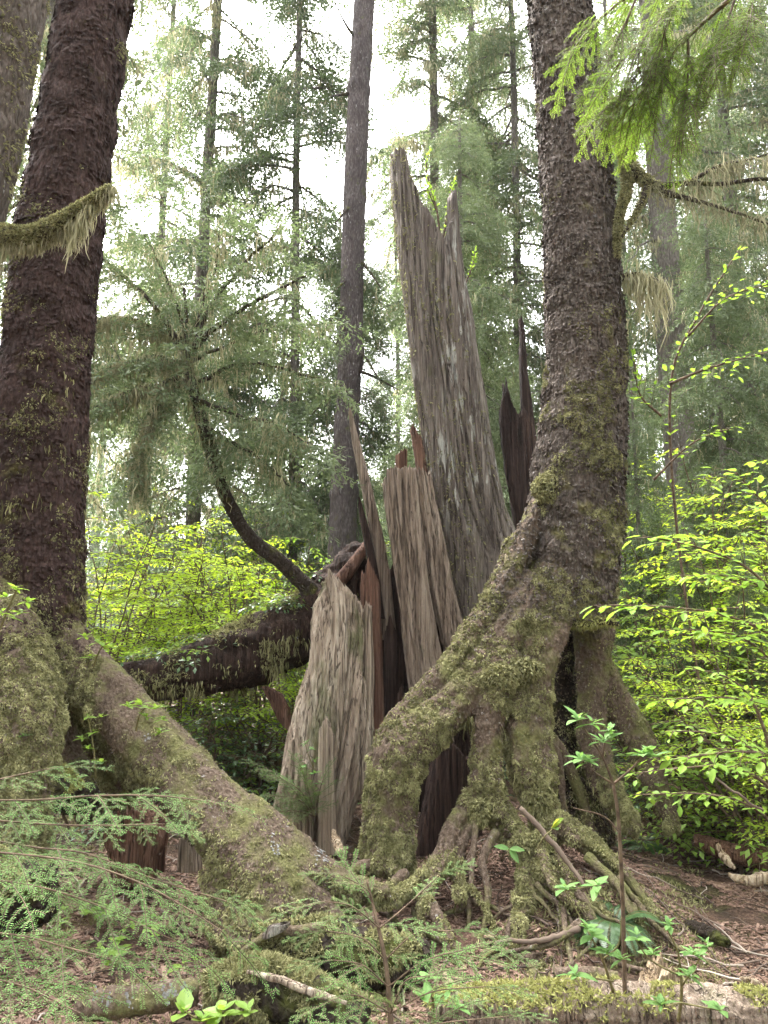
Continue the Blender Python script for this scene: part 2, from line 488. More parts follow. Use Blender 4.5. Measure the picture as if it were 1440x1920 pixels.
M['leaf_dark'] = leafy('evergreen_leaves', (0.03, 0.065, 0.022), (0.07, 0.13, 0.045), (0.05, 0.11, 0.02), (0.12, 0.22, 0.04), 0.25, 0.32, 0.5, 0.2)
M['leaf_pale'] = leafy('pale_whorled_leaves', (0.09, 0.18, 0.055), (0.18, 0.30, 0.10), (0.14, 0.28, 0.05), (0.26, 0.43, 0.10), 0.4, 0.55, 0.15)
M['leaf_yellow'] = leafy('yellowed_leaf', (0.4, 0.36, 0.03), (0.5, 0.45, 0.04), (0.5, 0.45, 0.03), (0.6, 0.52, 0.05), 0.4)
t = NT('brown_twigs'); M['twig'] = t.solid(t.ramp(t.noise(t.coord(), 30, 3), [(0.3, (0.05, 0.033, 0.022)), (0.7, (0.15, 0.105, 0.07))]), 0.8)
t = NT('green_stems'); M['stem'] = t.solid(t.ramp(t.noise(t.coord(), 30, 3), [(0.3, (0.10, 0.09, 0.035)), (0.7, (0.2, 0.17, 0.08))]), 0.7)
t = NT('white_crust_lichen'); M['crust'] = t.solid(t.ramp(t.noise(t.coord(), 60, 3), [(0.3, (0.12, 0.12, 0.12)), (0.7, (0.30, 0.30, 0.29))]), 0.9)
t = NT('wood_litter'); r = t.attr(); M['chips'] = t.solid(t.ramp(r, [(0.0, (0.04, 0.024, 0.018)), (0.5, (0.17, 0.105, 0.078)), (0.82, (0.29, 0.20, 0.15)), (1.0, (0.46, 0.39, 0.31))]), 0.85)
t = NT('fallen_twig_bark'); M['litter_twig'] = t.solid(t.ramp(t.attr(), [(0.0, (0.04, 0.028, 0.022)), (0.7, (0.15, 0.11, 0.085)), (1.0, (0.36, 0.31, 0.26))]), 0.85)
# forest floor: needle duff and red rotted wood with mossy drifts
t = NT('forest_floor_duff')
n1 = t.noise(t.coord(), 3.0, 5, 0.6); n2 = t.noise(t.coord(), 55, 6, 0.7); n3 = t.noise(t.coord(), 1.1, 4, 0.6)
c = t.ramp(n2, [(0.3, (0.022, 0.014, 0.010)), (0.5, (0.11, 0.066, 0.048)), (0.7, (0.23, 0.15, 0.11))])
c = t.mix(t.step(n1, 0.4, 0.62), c, t.ramp(n2, [(0.3, (0.018, 0.013, 0.009)), (0.7, (0.085, 0.06, 0.042))]))
c = t.mix(t.step(n3, 0.55, 0.66), c, t.ramp(n2, [(0.3, (0.03, 0.032, 0.010)), (0.7, (0.10, 0.105, 0.035))]))
M['ground'] = t.solid(c, 0.95, t.bump(t.math('ADD', n2, t.math('MULTIPLY', n1, 0.5)), 1.0, 0.03), 0.1)
# ---------------------------------------------------------------- foliage templates
def quads_needles(base, d, side, L, w):
    """One narrow quad per needle."""
    n = len(base)
    tip = base + d * L[:, None]
    mid = base + d * (L * 0.5)[:, None]
    V = np.stack([base, mid + side * w[:, None] / 2, tip, mid - side * w[:, None] / 2], 1).reshape(-1, 3)
    Q = (np.arange(n) * 4)[:, None] + np.arange(4)
    return V, Q

def needle_spray(L, seed, width=0.34, droop=0.22, nl=0.016, nw=0.0036, gap=0.0042, tw=0.018, sub=0.03):
    """Flat hemlock spray: a curved axis, side twigs left and right, needles in two ranks. Returns needle and twig arrays."""
    g = np.random.default_rng(seed)
    lines = []
    ts = np.linspace(0, 1, 24)
    ax = np.stack([ts * L, 0.05 * L * np.sin(ts * 3 + g.random() * 6) * ts, -droop * L * ts ** 2], 1)
    lines.append(ax)
    nt = max(6, int(L / tw))
    for k in range(nt):
        t = 0.06 + 0.92 * (k + g.random() * 0.5) / nt
        s = 1 if k % 2 else -1
        l = L * width * ((1 - t) ** 0.75 * 0.9 + 0.10) * g.uniform(0.55, 1.15) * min(1, 0.4 + t * 4)
        p0 = np.array([np.interp(t, ts, ax[:, i]) for i in range(3)])
        ang = math.radians(g.uniform(42, 62))
        u = np.linspace(0, 1, max(4, int(l / 0.015)))
        a = ang * (1 - 0.35 * u)
        st = l / (len(u) - 1)
        dx = np.cumsum(np.cos(a)) * st; dy = np.cumsum(np.sin(a)) * st
        ln = np.stack([p0[0] + dx, p0[1] + s * dy, p0[2] - 0.28 * l * u ** 2 + g.normal(0, 0.004)], 1)
        ln = np.vstack([p0, ln])
        lines.append(ln)
        if l > 0.07:
            for q in range(int(l / sub)):
                j = g.integers(1, len(ln) - 1)
                s2 = 1 if q % 2 else -1
                d = unit(ln[j + 1 if j + 1 < len(ln) else j] - ln[j - 1])
                lat = np.array([-d[1], d[0], 0]) * s2
                l2 = l * g.uniform(0.2, 0.4)
                uu = np.linspace(0, 1, 4)[:, None]
                lines.append(ln[j] + (d * 0.75 + lat * 0.65) * l2 * uu - np.array([0, 0, 0.2]) * l2 * uu ** 2)
    nb, nd, nside = [], [], []
    twV = MB()
    for k, ln in enumerate(lines):
        seg = np.diff(ln, axis=0); sl = np.linalg.norm(seg, axis=1); tot = sl.sum()
        m = max(2, int(tot / gap)); cum = np.concatenate([[0], np.cumsum(sl)])
        x = (np.arange(m) + 0.5) / m * tot
        pts = np.stack([np.interp(x, cum, ln[:, i]) for i in range(3)], 1)
        d = unit(np.stack([np.interp(x, (cum[1:] + cum[:-1]) / 2, seg[:, i] / (sl + 1e-9)) for i in range(3)], 1))
        lat = unit(np.stack([-d[:, 1], d[:, 0], 0 * x], 1))
        s = np.where(np.arange(m) % 2 == 0, 1.0, -1.0)[:, None]
        nv = unit(lat * s + d * g.uniform(0.2, 0.6, (m, 1)) + np.array([0, 0, 1]) * g.normal(0, 0.18, (m, 1)))
        nb.append(pts); nd.append(nv); nside.append(unit(np.cross(nv, [0, 0, 1.0]) + g.normal(0, 0.15, (m, 3))))
        r0 = 0.0022 if k == 0 else 0.0011
        tv = tube(ln[:: (2 if len(ln) > 8 else 1)], np.linspace(r0, r0 * 0.5, len(ln[:: (2 if len(ln) > 8 else 1)])), 3, False)
        twV.add(tv[0], tv[1], None, 0.5)
    nb, nd, nside = map(np.vstack, (nb, nd, nside))
    n = len(nb)
    V, Q = quads_needles(nb, nd, nside, nl * g.uniform(0.6, 1.15, n), nw * g.uniform(0.8, 1.2, n))
    tipness = np.clip(nb[:, 0] / L, 0, 1) * 0.6 + g.random(n) * 0.4
    tv = twV.arrays()
    return (V, Q, tipness), (tv[0], tv[1], tv[3])

def far_spray(seed, n_twig=13, per=6):
    """Coarser flat spray (unit length) for trees ten and more metres away."""
    g = np.random.default_rng(seed)
    b, d = [], []
    for k in range(n_twig):
        t = 0.05 + 0.95 * k / n_twig
        s = 1 if k % 2 else -1
        l = 0.42 * (1 - t) ** 0.7 + 0.08
        a = math.radians(g.uniform(35, 65)) * s
        dr = np.array([math.cos(a), math.sin(a), 0])
        p0 = np.array([t, 0.04 * math.sin(t * 5), -0.25 * t * t])
        for j in range(per):
            u = (j + 0.3) / per
            if g.random() < 0.12: continue
            b.append(p0 + dr * l * u + [0, 0, -0.28 * l * u * u] + g.normal(0, 0.012, 3))
            d.append(unit(dr + g.normal(0, 0.5, 3) + [0, 0, -0.35]))
    b, d = np.array(b), np.array(d); n = len(b)
    side = unit(np.cross(d, [0, 0, 1.0]) + g.normal(0, 0.5, (n, 3)))
    V, Q = quads_needles(b, d, side, g.uniform(0.06, 0.14, n), g.uniform(0.022, 0.05, n))
    return V, Q, g.random(n)

FAR = [far_spray(s) for s in range(5)]
NEAR = [needle_spray(0.42, s) for s in range(5)]
NEAR_BIG = [needle_spray(0.50, 40 + s, 0.34, 0.25, 0.021, 0.0052, 0.006) for s in range(4)]
NEAR_S = [needle_spray(0.24, 60 + s, 0.42, 0.18, 0.0115, 0.0027, 0.0029, 0.027, 0.05) for s in range(6)]
NEAR_FINE = [needle_spray(0.30, 20 + s, 0.36, 0.18) for s in range(4)]

def conifer_data(seed, H, r0, base=0.12, reach=3.2, nb=70, lich=0.5, dens=1.0, dead=0.3, slope=0.0, bare=None):
    """Mesh data of one conifer: trunk with limbs, crown, hanging lichen."""
    g = np.random.default_rng(seed)
    tk, mb, li = MB(), MB(), []
    n = 40
    hz = np.linspace(0, H, n)
    wob = np.stack([0.04 * np.sin(hz * 0.4 + seed), 0.04 * np.cos(hz * 0.33 + seed), 0 * hz], 1)
    path = np.stack([slope * hz, 0 * hz, hz], 1) + wob
    rad = r0 * (1 - hz / H) ** 0.75 + 0.02 + r0 * 0.6 * np.exp(-hz / 0.5)
    tk.add(*tube(path, rad, 14, True, 0.10, seed))
    B, Fw, U, S = [], [], [], []
    for k in range(nb):
        t = base + (1 - base) * (k + g.random()) / nb
        z = t * H
        p0 = np.array([np.interp(z, hz, path[:, i]) for i in range(3)])
        az = g.uniform(0, 2 * np.pi)
        low = max(0.0, 1 - (t - base) / 0.15)
        l = reach * (1 - t) ** 0.7 * g.uniform(0.6, 1.1) * (1 - 0.25 * low) + 0.3
        h = np.array([math.cos(az), math.sin(az), 0.0])
        u = np.linspace(0, 1, 9)
        rise = g.uniform(-0.1, 0.25); dr = g.uniform(0.35, 0.85)
        bp = p0 + h * (l * u)[:, None] + np.array([0, 0, 1.0]) * ((rise * u - dr * u ** 2) * l)[:, None] + g.normal(0, 0.025, (9, 3)) * l * u[:, None]
        tk.add(*tube(bp, np.linspace(0.012 + 0.011 * l, 0.004, 9), 5, False), rnd=0.5)
        isdead = g.random() < dead * (1.2 if t < 0.45 else 0.4)
        m = int((l * 13 + 4) * dens * (0.35 if isdead else 1))
        uu = np.sort(0.12 + 0.9 * g.random(m)); uu = np.clip(uu, 0, 1)
        pts = np.stack([np.interp(uu, u, bp[:, i]) for i in range(3)], 1)
        d = unit(np.gradient(bp, axis=0)); dd = np.stack([np.interp(uu, u, d[:, i]) for i in range(3)], 1)
        lat = np.cross(dd, [0, 0, 1.0]) * np.where(np.arange(m) % 2 == 0, 1, -1)[:, None]
        a = g.uniform(0.3, 1.1, (m, 1))
        f = unit(dd * (1.2 - a * 0.6) + lat * a + np.array([0, 0, -1]) * g.uniform(0.0, 0.55, (m, 1)))
        B.append(pts); Fw.append(f); U.append(unit(np.array([0, 0, 1.0]) + g.normal(0, 0.3, (m, 3))))
        S.append(g.uniform(0.5, 1.25, m) * (0.55 + 0.25 * min(l, 2.2)) * (1.1 - 0.4 * uu))
        if lich and t < 0.85:
            q = g.random(int(l * 9 * lich * (2.0 if isdead else 1)))
            li.append(np.stack([np.interp(q, u, bp[:, i]) for i in range(3)], 1))
            sel = g.random(m) < 0.35 * lich
            li.append((pts + f * S[-1][:, None] * 0.5)[sel])
    m = int(H * 26)                         # short shaggy growth close to the trunk
    zz = H * (base * 0.8 + (1 - base * 0.8) * g.random(m)); az = g.uniform(0, 6.28, m)
    rr = g.uniform(0.05, 0.8, m) * (1 - zz / H) ** 0.5
    B.append(np.stack([np.interp(zz, hz, path[:, 0]) + np.cos(az) * rr, np.interp(zz, hz, path[:, 1]) + np.sin(az) * rr, zz], 1))
    Fw.append(unit(np.stack([np.cos(az), np.sin(az), g.uniform(-1.2, -0.1, m)], 1))); U.append(unit(np.array([0, 0, 1.0]) + g.normal(0, 0.3, (m, 3))))
    S.append(g.uniform(0.3, 0.75, m))
    B, Fw, U, S = np.vstack(B), np.vstack(Fw), np.vstack(U), np.concatenate(S)
    w = g.integers(0, len(FAR), len(B))
    for k in range(len(FAR)):
        s = w == k
        stamp(FAR[k], B[s], Fw[s], U[s], S[s], mb, g)
    lm = strands(np.vstack(li), 0.12, 0.5, 0.022, seed, None, 4, 0.06) if li else None
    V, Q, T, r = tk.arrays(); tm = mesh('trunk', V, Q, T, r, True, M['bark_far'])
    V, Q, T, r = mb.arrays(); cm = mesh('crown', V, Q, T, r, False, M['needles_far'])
    lmm = None
    if lm:
        V, Q, T, r = lm.arrays(); lmm = mesh('lichen', V, Q, T, r, False, M['lichen'])
    return tm, cm, lmm

def plant_conifer(data, loc, rz, sc, label, group, name='conifer'):
    r = thing(name, label, 'tree', loc, group)
    r.rotation_euler = (0, 0, rz); r.scale = (sc, sc, sc)
    link('trunk', data[0], r); link('crown', data[1], r)
    if data[2]: link('hanging_lichen', data[2], r)
    return r

# leaf outlines: x along the leaf, y across, folded along the midrib
def leaf_tpl(fine=False, w=0.26, fold=0.05, curl=0.12):
    if not fine:
        V = np.array([[0, 0, 0], [0.5, -w, fold], [1, 0, -curl], [0.45, 0, 0], [0.5, w, fold]], float)
        Q = np.array([[0, 1, 2, 3], [0, 3, 2, 4]])
    else:
        xs = [0.0, 0.2, 0.5, 0.8, 1.0]; ws = [0.02, 0.72, 1.0, 0.58, 0.02]
        V = []
        for x, ww in zip(xs, ws):
            z = -curl * x * x
            V += [[x, -w * ww, z + fold * ww], [x, 0, z], [x, w * ww, z + fold * ww]]
        V = np.array(V); Q = []
        for k in range(4):
            a = k * 3
            Q += [[a, a + 3, a + 4, a + 1], [a + 1, a + 4, a + 5, a + 2]]
        Q = np.array(Q)
    return V, Q, np.full(len(Q), 0.5)

LEAF, LEAF_FINE, LEAF_NARROW = leaf_tpl(), leaf_tpl(True, 0.25), leaf_tpl(True, 0.22, 0.04, 0.25)

def twig_leaves(path, L, gap, mb, g, tpl, flat=0.8, start=0.1, whorl=0):
    """Alternate leaves along a twig, held in a flat spray."""
    seg = np.linalg.norm(np.diff(path, axis=0), axis=1); tot = seg.sum()
    m = max(2, int(tot * (1 - start) / gap)); cum = np.concatenate([[0], np.cumsum(seg)])
    x = np.linspace(start * tot, tot, m)
    p = np.stack([np.interp(x, cum, path[:, i]) for i in range(3)], 1)
    d = unit(np.gradient(p, axis=0)) if m > 2 else np.repeat(unit(path[-1:] - path[:1]), m, 0)
    lat = unit(np.cross(d, [0, 0, 1.0]))
    s = np.where(np.arange(m) % 2 == 0, 1, -1)[:, None] * np.where(np.arange(m) == m - 1, 0.05, 1)[:, None]
    f = unit(lat * s + d * g.uniform(0.3, 0.9, (m, 1)) + np.array([0, 0, 1]) * g.normal(-0.1, 0.2, (m, 1)))
    up = unit(np.array([0, 0, 1.0]) + g.normal(0, 1 - flat, (m, 3)))
    stamp(tpl, p + f * L * 0.12, f, up, L * g.uniform(0.6, 1.15, m), mb, g)

def shrub_data(seed, H, spread, nst, leafL, mat, tpl=LEAF, nbr=15, gap=0.03, low=0.25):
    """Mesh data of a leafy shrub: arching stems with branchlets, leaves in layered flat sprays."""
    g = np.random.default_rng(seed)
    st, lv = MB(), MB()
    for k in range(nst):
        az = g.uniform(0, 2 * np.pi); h = H * g.uniform(0.6, 1.05); out = spread * g.uniform(0.25, 1)
        u = np.linspace(0, 1, 12)
        d = np.array([math.cos(az), math.sin(az), 0])
        path = d * (out * u ** 1.5)[:, None] + np.array([0, 0, 1.0]) * (h * (u - 0.12 * u ** 3))[:, None] + np.cumsum(g.normal(0, 0.018, (12, 3)), 0) + g.normal(0, 0.12, 3) * [1, 1, 0]
        st.add(*tube(path, np.linspace(0.014, 0.004, 12), 6, False), rnd=0.5)
        for b in range(nbr):
            t = low + (1 - low) * (b + g.random()) / nbr
            p0 = np.array([np.interp(t, u, path[:, i]) for i in range(3)])
            a2 = g.uniform(0, 2 * np.pi); l = spread * g.uniform(0.25, 0.7) * (1.15 - 0.5 * t)
            e = np.array([math.cos(a2), math.sin(a2), 0.0])
            v = np.linspace(0, 1, 6)
            bp = p0 + e * (l * v)[:, None] + np.array([0, 0, 1.0]) * (l * (g.uniform(0.1, 0.5) * v - 0.35 * v ** 2))[:, None] + np.cumsum(g.normal(0, 0.012, (6, 3)), 0)
            st.add(*tube(bp, np.linspace(0.005, 0.002, 6), 4, False), rnd=0.5)
            twig_leaves(bp, leafL, gap * 1.3, lv, g, tpl, 0.75)
            for c in range(4):
                q = g.uniform(0.25, 0.95)
                p1 = np.array([np.interp(q, v, bp[:, i]) for i in range(3)])
                a3 = a2 + g.choice([-1, 1]) * g.uniform(0.5, 1.1); l3 = l * g.uniform(0.25, 0.5)
                w = np.linspace(0, 1, 4)
                cp = p1 + np.array([math.cos(a3), math.sin(a3), 0.05]) * (l3 * w)[:, None] - np.array([0, 0, 0.15]) * (l3 * w ** 2)[:, None]
                st.add(*tube(cp, np.linspace(0.003, 0.0015, 4), 3, False), rnd=0.5)
                twig_leaves(cp, leafL, gap, lv, g, tpl, 0.75, 0.05)
    V, Q, T, r = st.arrays(); a = mesh('stems', V, Q, T, r, True, M['twig'])
    V, Q, T, r = lv.arrays(); b = mesh('leaves', V, Q, T, r, False, mat)
    return a, b

def plant_shrub(data, loc, rz, sc, label, group, name='shrub'):
    r = thing(name, label, 'shrub', loc, group)
    r.rotation_euler = (0, 0, rz); r.scale = (sc, sc, sc)
    link('stems', data[0], r); link('leaves', data[1], r)
    return r

def fern_data(seed, n, L):
    """Sword fern: arching fronds with paired leaflets."""
    g = np.random.default_rng(seed)
    st, lv = MB(), MB()
    for k in range(n):
        az = 2 * np.pi * (k + g.random() * 0.6) / n; l = L * g.uniform(0.7, 1.1)
        u = np.linspace(0, 1, 16)
        d = np.array([math.cos(az), math.sin(az), 0]); up = g.uniform(0.5, 0.95)
        p = d * (l * (u * 0.85))[:, None] + np.array([0, 0, 1.0]) * (l * (up * u - 0.85 * u ** 2.2))[:, None]
        st.add(*tube(p, np.linspace(0.003, 0.001, 16), 4, False), rnd=0.5)
        m = 40; x = np.linspace(0.12, 0.99, m)
        q = np.stack([np.interp(x, u, p[:, i]) for i in range(3)], 1)
        t = unit(np.gradient(q, axis=0)); lat = unit(np.cross(t, [0, 0, 1.0])); nn = np.cross(lat, t)
        ll = l * 0.16 * np.sin(np.clip(x * 1.02, 0, 1) * np.pi) ** 0.6 + 0.006
        for s in (-1, 1):
            stamp((LEAF[0] * [1, 0.55, 0.6], LEAF[1], LEAF[2]), q, unit(lat * s + t * 0.25 - nn * 0.1), nn, ll * g.uniform(0.9, 1.1, m), lv, g)
    V, Q, T, r = st.arrays(); a = mesh('fronds_stalks', V, Q, T, r, True, M['stem'])
    V, Q, T, r = lv.arrays(); b = mesh('fronds', V, Q, T, r, False, M['leaf_dark'])
    return a, b

def sapling(name, label, stem, branches, mat, base, sprays=NEAR, size=(0.5, 1.0), every=0.075, seed=3, cat='sapling', group=None, tip=1.0):
    """A young hemlock traced from the photograph: each branch carries flat needle sprays."""
    g = np.random.default_rng(seed)
    r = thing(name, label, cat, base, group)
    tw, nd = MB(), MB()
    if stem is not None:
        tw.add(*tube(stem[0], stem[1], 8, True, 0.05), rnd=0.5)
    for br in branches:
        path, rad = pxpath(br, 26)
        tw.add(*tube(path, np.linspace(max(rad[0] * 0.55, 0.002), 0.0012, 26), 6, False), rnd=0.5)
        seg = np.linalg.norm(np.diff(path, axis=0), axis=1); tot = seg.sum(); cum = np.concatenate([[0], np.cumsum(seg)])
        m = max(3, int(tot / every))
        x = np.linspace(0.08 * tot, tot, m)
        p = np.stack([np.interp(x, cum, path[:, i]) for i in range(3)], 1)
        d = unit(np.gradient(p, axis=0)); lat = unit(np.cross(d, [0, 0, 1.0]))
        s = np.where(np.arange(m) % 2 == 0, 1, -1)[:, None] * np.where(np.arange(m) == m - 1, 0.0, 1)[:, None]
        f = unit(d * 0.75 + lat * s * g.uniform(0.4, 0.9, (m, 1)) - np.array([0, 0, 1]) * g.uniform(0.0, 0.3, (m, 1)))
        up = unit(np.array([0, 0, 1.0]) + g.normal(0, 0.16, (m, 3)) + np.array([0, -0.35, 0]))
        sc = g.uniform(*size, m) * np.linspace(1.0, 0.75, m)
        w = g.integers(0, len(sprays), m)
        for k in range(len(sprays)):
            q = w == k
            stamp(sprays[k][0], p[q], f[q], up[q], sc[q], nd, np.random.default_rng(seed * 9 + k))
            stamp(sprays[k][1], p[q], f[q], up[q], sc[q], tw, np.random.default_rng(seed * 9 + k))
    part('stem', tw, M['twig'], r)
    part('foliage', nd, mat, r, False)
    return r

def whorl(p, d, n, L, mb, g, tpl=LEAF_NARROW, tilt=0.25):
    """Leaves radiating from a shoot tip."""
    az = np.linspace(0, 2 * np.pi, n, endpoint=False) + g.random() * 6 + g.normal(0, 0.3, n)
    f = unit(np.stack([np.cos(az), np.sin(az), g.normal(tilt, 0.3, n)], 1) + np.asarray(d) * 0.3)
    stamp(tpl, np.repeat(np.asarray(p)[None], n, 0), f, unit(np.array([[0, 0, 1.0]]) + g.normal(0, 0.15, (n, 3))), L * g.uniform(0.45, 1.1, n), mb, g)

def whorl_plant(name, label, stems, whorls, leafL, mat, base, seed=1, cat='plant', n=6, group=None, stem_mat='stem', tpl=LEAF_NARROW):
    g = np.random.default_rng(seed)
    r = thing(name, label, cat, base, group)
    st, lv = MB(), MB()
    for s in stems:
        path, rad = pxpath(s, 24); st.add(*tube(path, rad, 7, True), rnd=0.5)
    for (x, y, D) in whorls:
        p = P(x, y, D)
        whorl(p, (0, 0, 0.3), n, leafL * g.uniform(0.8, 1.15), lv, g, tpl)
        whorl(p + [0, 0, 0.012], (0, 0, 0.8), max(3, n // 2), leafL * 0.6, lv, g, tpl, 0.5)
    part('stem', st, M[stem_mat], r)
    part('leaves', lv, mat, r, False)
    return r

def spray_shrub(name, label, branches, leafL, mat, base, seed=1, gap=0.03, side=0.22, nside=7, tpl=LEAF_FINE, cat='shrub', stem_mat='twig', group=None):
    """A near shrub traced from the photograph: branches with leafy side twigs."""
    g = np.random.default_rng(seed)
    r = thing(name, label, cat, base, group)
    st, lv = MB(), MB()
    for br in branches:
        path, rad = pxpath(br, 24)
        st.add(*tube(path, np.maximum(rad, 0.0015), 6, True), rnd=0.5)
        seg = np.linalg.norm(np.diff(path, axis=0), axis=1)
        d = unit(np.gradient(path, axis=0))
        twig_leaves(path[8:], leafL, gap * 1.4, lv, g, tpl, 0.8)
        for k in range(nside):
            j = int(24 * (0.22 + 0.74 * (k + g.random() * 0.6) / nside)); j = min(j, 23)
            lat = np.cross(d[j], [0, 0, 1.0]) * (1 if k % 2 else -1)
            l = side * g.uniform(0.5, 1.1) * (1.1 - 0.5 * j / 24)
            w = np.linspace(0, 1, 6)
            q = path[j] + unit(d[j] * 0.7 + lat * 0.8 + np.array([0, 0, g.uniform(-0.05, 0.25)])) * (l * w)[:, None] - np.array([0, 0, 0.2]) * (l * w ** 2)[:, None]
            st.add(*tube(q, np.linspace(0.0022, 0.0009, 6), 4, False), rnd=0.5)
            twig_leaves(q, leafL, gap, lv, g, tpl, 0.8, 0.12)
    part('stems', st, M[stem_mat], r)
    part('leaves', lv, mat, r, False)
    return r
# ---------------------------------------------------------------- camera, light, air
cam = bpy.data.cameras.new('camera'); co = bpy.data.objects.new('camera', cam); COL.objects.link(co)
cam.sensor_fit = 'VERTICAL'; cam.sensor_height = 36; cam.sensor_width = 27; cam.lens = 36 * F / 1920
cam.clip_start = 0.05; cam.clip_end = 1500
co.location = CAM; co.rotation_euler = (math.pi / 2 + PITCH, 0, 0)
SC.camera = co

SUN_EL, SUN_AZ = math.radians(58), math.radians(-35)      # azimuth from +Y, towards +X
w = bpy.data.worlds.new('World'); SC.world = w; w.use_nodes = True
nt = w.node_tree; nt.nodes.clear()
sky = nt.nodes.new('ShaderNodeTexSky'); sky.sky_type = 'NISHITA'; sky.sun_disc = False
sky.sun_elevation = SUN_EL; sky.sun_rotation = SUN_AZ
sky.air_density = 1.0; sky.dust_density = 6.0; sky.ozone_density = 0.6
hs = nt.nodes.new('ShaderNodeHueSaturation'); hs.inputs['Saturation'].default_value = 0.12
bg = nt.nodes.new('ShaderNodeBackground'); bg.inputs['Strength'].default_value = 0.15
wo = nt.nodes.new('ShaderNodeOutputWorld')
nt.links.new(sky.outputs[0], hs.inputs['Color']); nt.links.new(hs.outputs[0], bg.inputs[0]); nt.links.new(bg.outputs[0], wo.inputs[0])
sd = bpy.data.lights.new('sun', 'SUN'); sd.energy = 1.5; sd.angle = math.radians(14); sd.color = (1, 0.96, 0.9)
so = bpy.data.objects.new('sun', sd); COL.objects.link(so); so.location = (-8, 20, 30)
sv = Vector((math.sin(SUN_AZ) * math.cos(SUN_EL), math.cos(SUN_AZ) * math.cos(SUN_EL), math.sin(SUN_EL)))
so.rotation_euler = (-sv).to_track_quat('-Z', 'Y').to_euler()
SC.view_settings.view_transform = 'Standard'; SC.view_settings.look = 'None'
SC.view_settings.exposure = 3.75; SC.view_settings.gamma = 1.0
SC.cycles.max_bounces = 6; SC.cycles.diffuse_bounces = 4; SC.cycles.transmission_bounces = 4; SC.cycles.volume_bounces = 0
SC.cycles.glossy_bounces = 2; SC.cycles.caustics_reflective = False; SC.cycles.caustics_refractive = False
SC.cycles.use_denoising = True

# ---------------------------------------------------------------- ground
def axis(lo, hi, fine_lo, fine_hi, step, grow=1.16):
    a = list(np.arange(fine_lo, fine_hi + 1e-6, step)); s = step
    while a[-1] < hi: s *= grow; a.append(a[-1] + s)
    s = step
    while a[0] > lo: s *= grow; a.insert(0, a[0] - s)
    return np.array(a)
gx = axis(-160, 160, -2.8, 3.2, 0.025); gy = axis(-40, 300, 2.2, 6.6, 0.025)
X, Y = np.meshgrid(gx, gy)
gz = ground(X.ravel(), Y.ravel())
q = np.stack([X.ravel(), Y.ravel(), gz], 1)
near = np.exp(-np.maximum(0, np.hypot(q[:, 0], q[:, 1] - 4.5) - 3) ** 2 / 8)
q[:, 2] += near * (0.030 * fbm(q * [5, 5, 1], 3) + 0.012 * fbm(q * [22, 22, 1], 2))
nx, ny = len(gx), len(gy)
i = (np.arange(ny - 1)[:, None] * nx + np.arange(nx - 1)[None]).ravel()
ge = mesh('forest_floor', q, np.stack([i, i + 1, i + nx + 1, i + nx], 1), None, None, True, M['ground'])
tag(link('forest_floor', ge), kind='structure')

# ---------------------------------------------------------------- the two big trees
def big_tree(name, label, limbs, base, voxel, tmat, rmat, bark_amp, bark_f, smooth, seed, mask, dark=-1):
    base = np.asarray(base, float)
    r = thing(name, label, 'tree', base)
    sk = [pxpath(l, max(24, len(l) * 9)) for _, l in limbs]
    V, Q, T = union([tube(p, ra, 36, True, 0.12, k + seed, 0.10 if limbs[k][0] == 'root' else 0.03) for k, (p, ra) in enumerate(sk)], voxel, smooth)
    N = vnormals(V, Q, T)
    a = 1 - np.abs(fbm(V * bark_f, 3)) * 1.6
    V = V + N * (bark_amp * (a - 0.6) + 0.014 * fbm(V * 7.0 + 5, 3) + 0.006 * fbm(V * [60, 60, 38], 2))[:, None]
    N = vnormals(V, Q, T)
    V = V + N * (0.024 * mask(V, N) * np.clip(clump(V) + 0.1, 0, 0.6) / 0.6)[:, None]
    N = vnormals(V, Q, T)
    who = nearest_limb(V[Q].mean(1), sk)
    for k, (nm, l) in enumerate(limbs):
        if nm == 'trunk' and k > 0: who[who == k] = 0
    for k in range(len(limbs)):
        m = who == k
        if m.sum() < 20: continue
        v, qq, nn = compact(V, Q[m], N)
        me = mesh(limbs[k][0], v - base, qq, None, None, True, tmat if limbs[k][0] == 'trunk' else M['bark_log'] if k == dark else rmat)  # backing limb of the hollow takes dark log bark, shade put in colour
        me.normals_split_custom_set_from_vertices([tuple(x) for x in nn])
        link(limbs[k][0], me, r)
    return r, V, Q, N

clump = lambda p: fbm(p * np.array([15, 15, 12.5]) + 2, 3)

def grow_moss(r, V, Q, spots, n, mask, lo, hi, wid, mat, seed, name='moss', k=3, droop=0.5, out=0.7):
    p, nn = sample(V, Q, n, seed)
    c = clump(p)
    keep = np.random.default_rng(seed + 1).random(len(p)) < mask(p, nn) * np.clip((c + 0.42) * 2.6, 0.0, 1)
    mb = blades(p[keep], nn[keep], lo, hi, wid, droop, 0.9, k, seed + 2, None, out, np.clip(0.45 + c[keep] * 1.1, 0, 1))  # raised clumps coloured lighter, like lit tips as well as new growth
    return part(name, mb, mat, r, False)

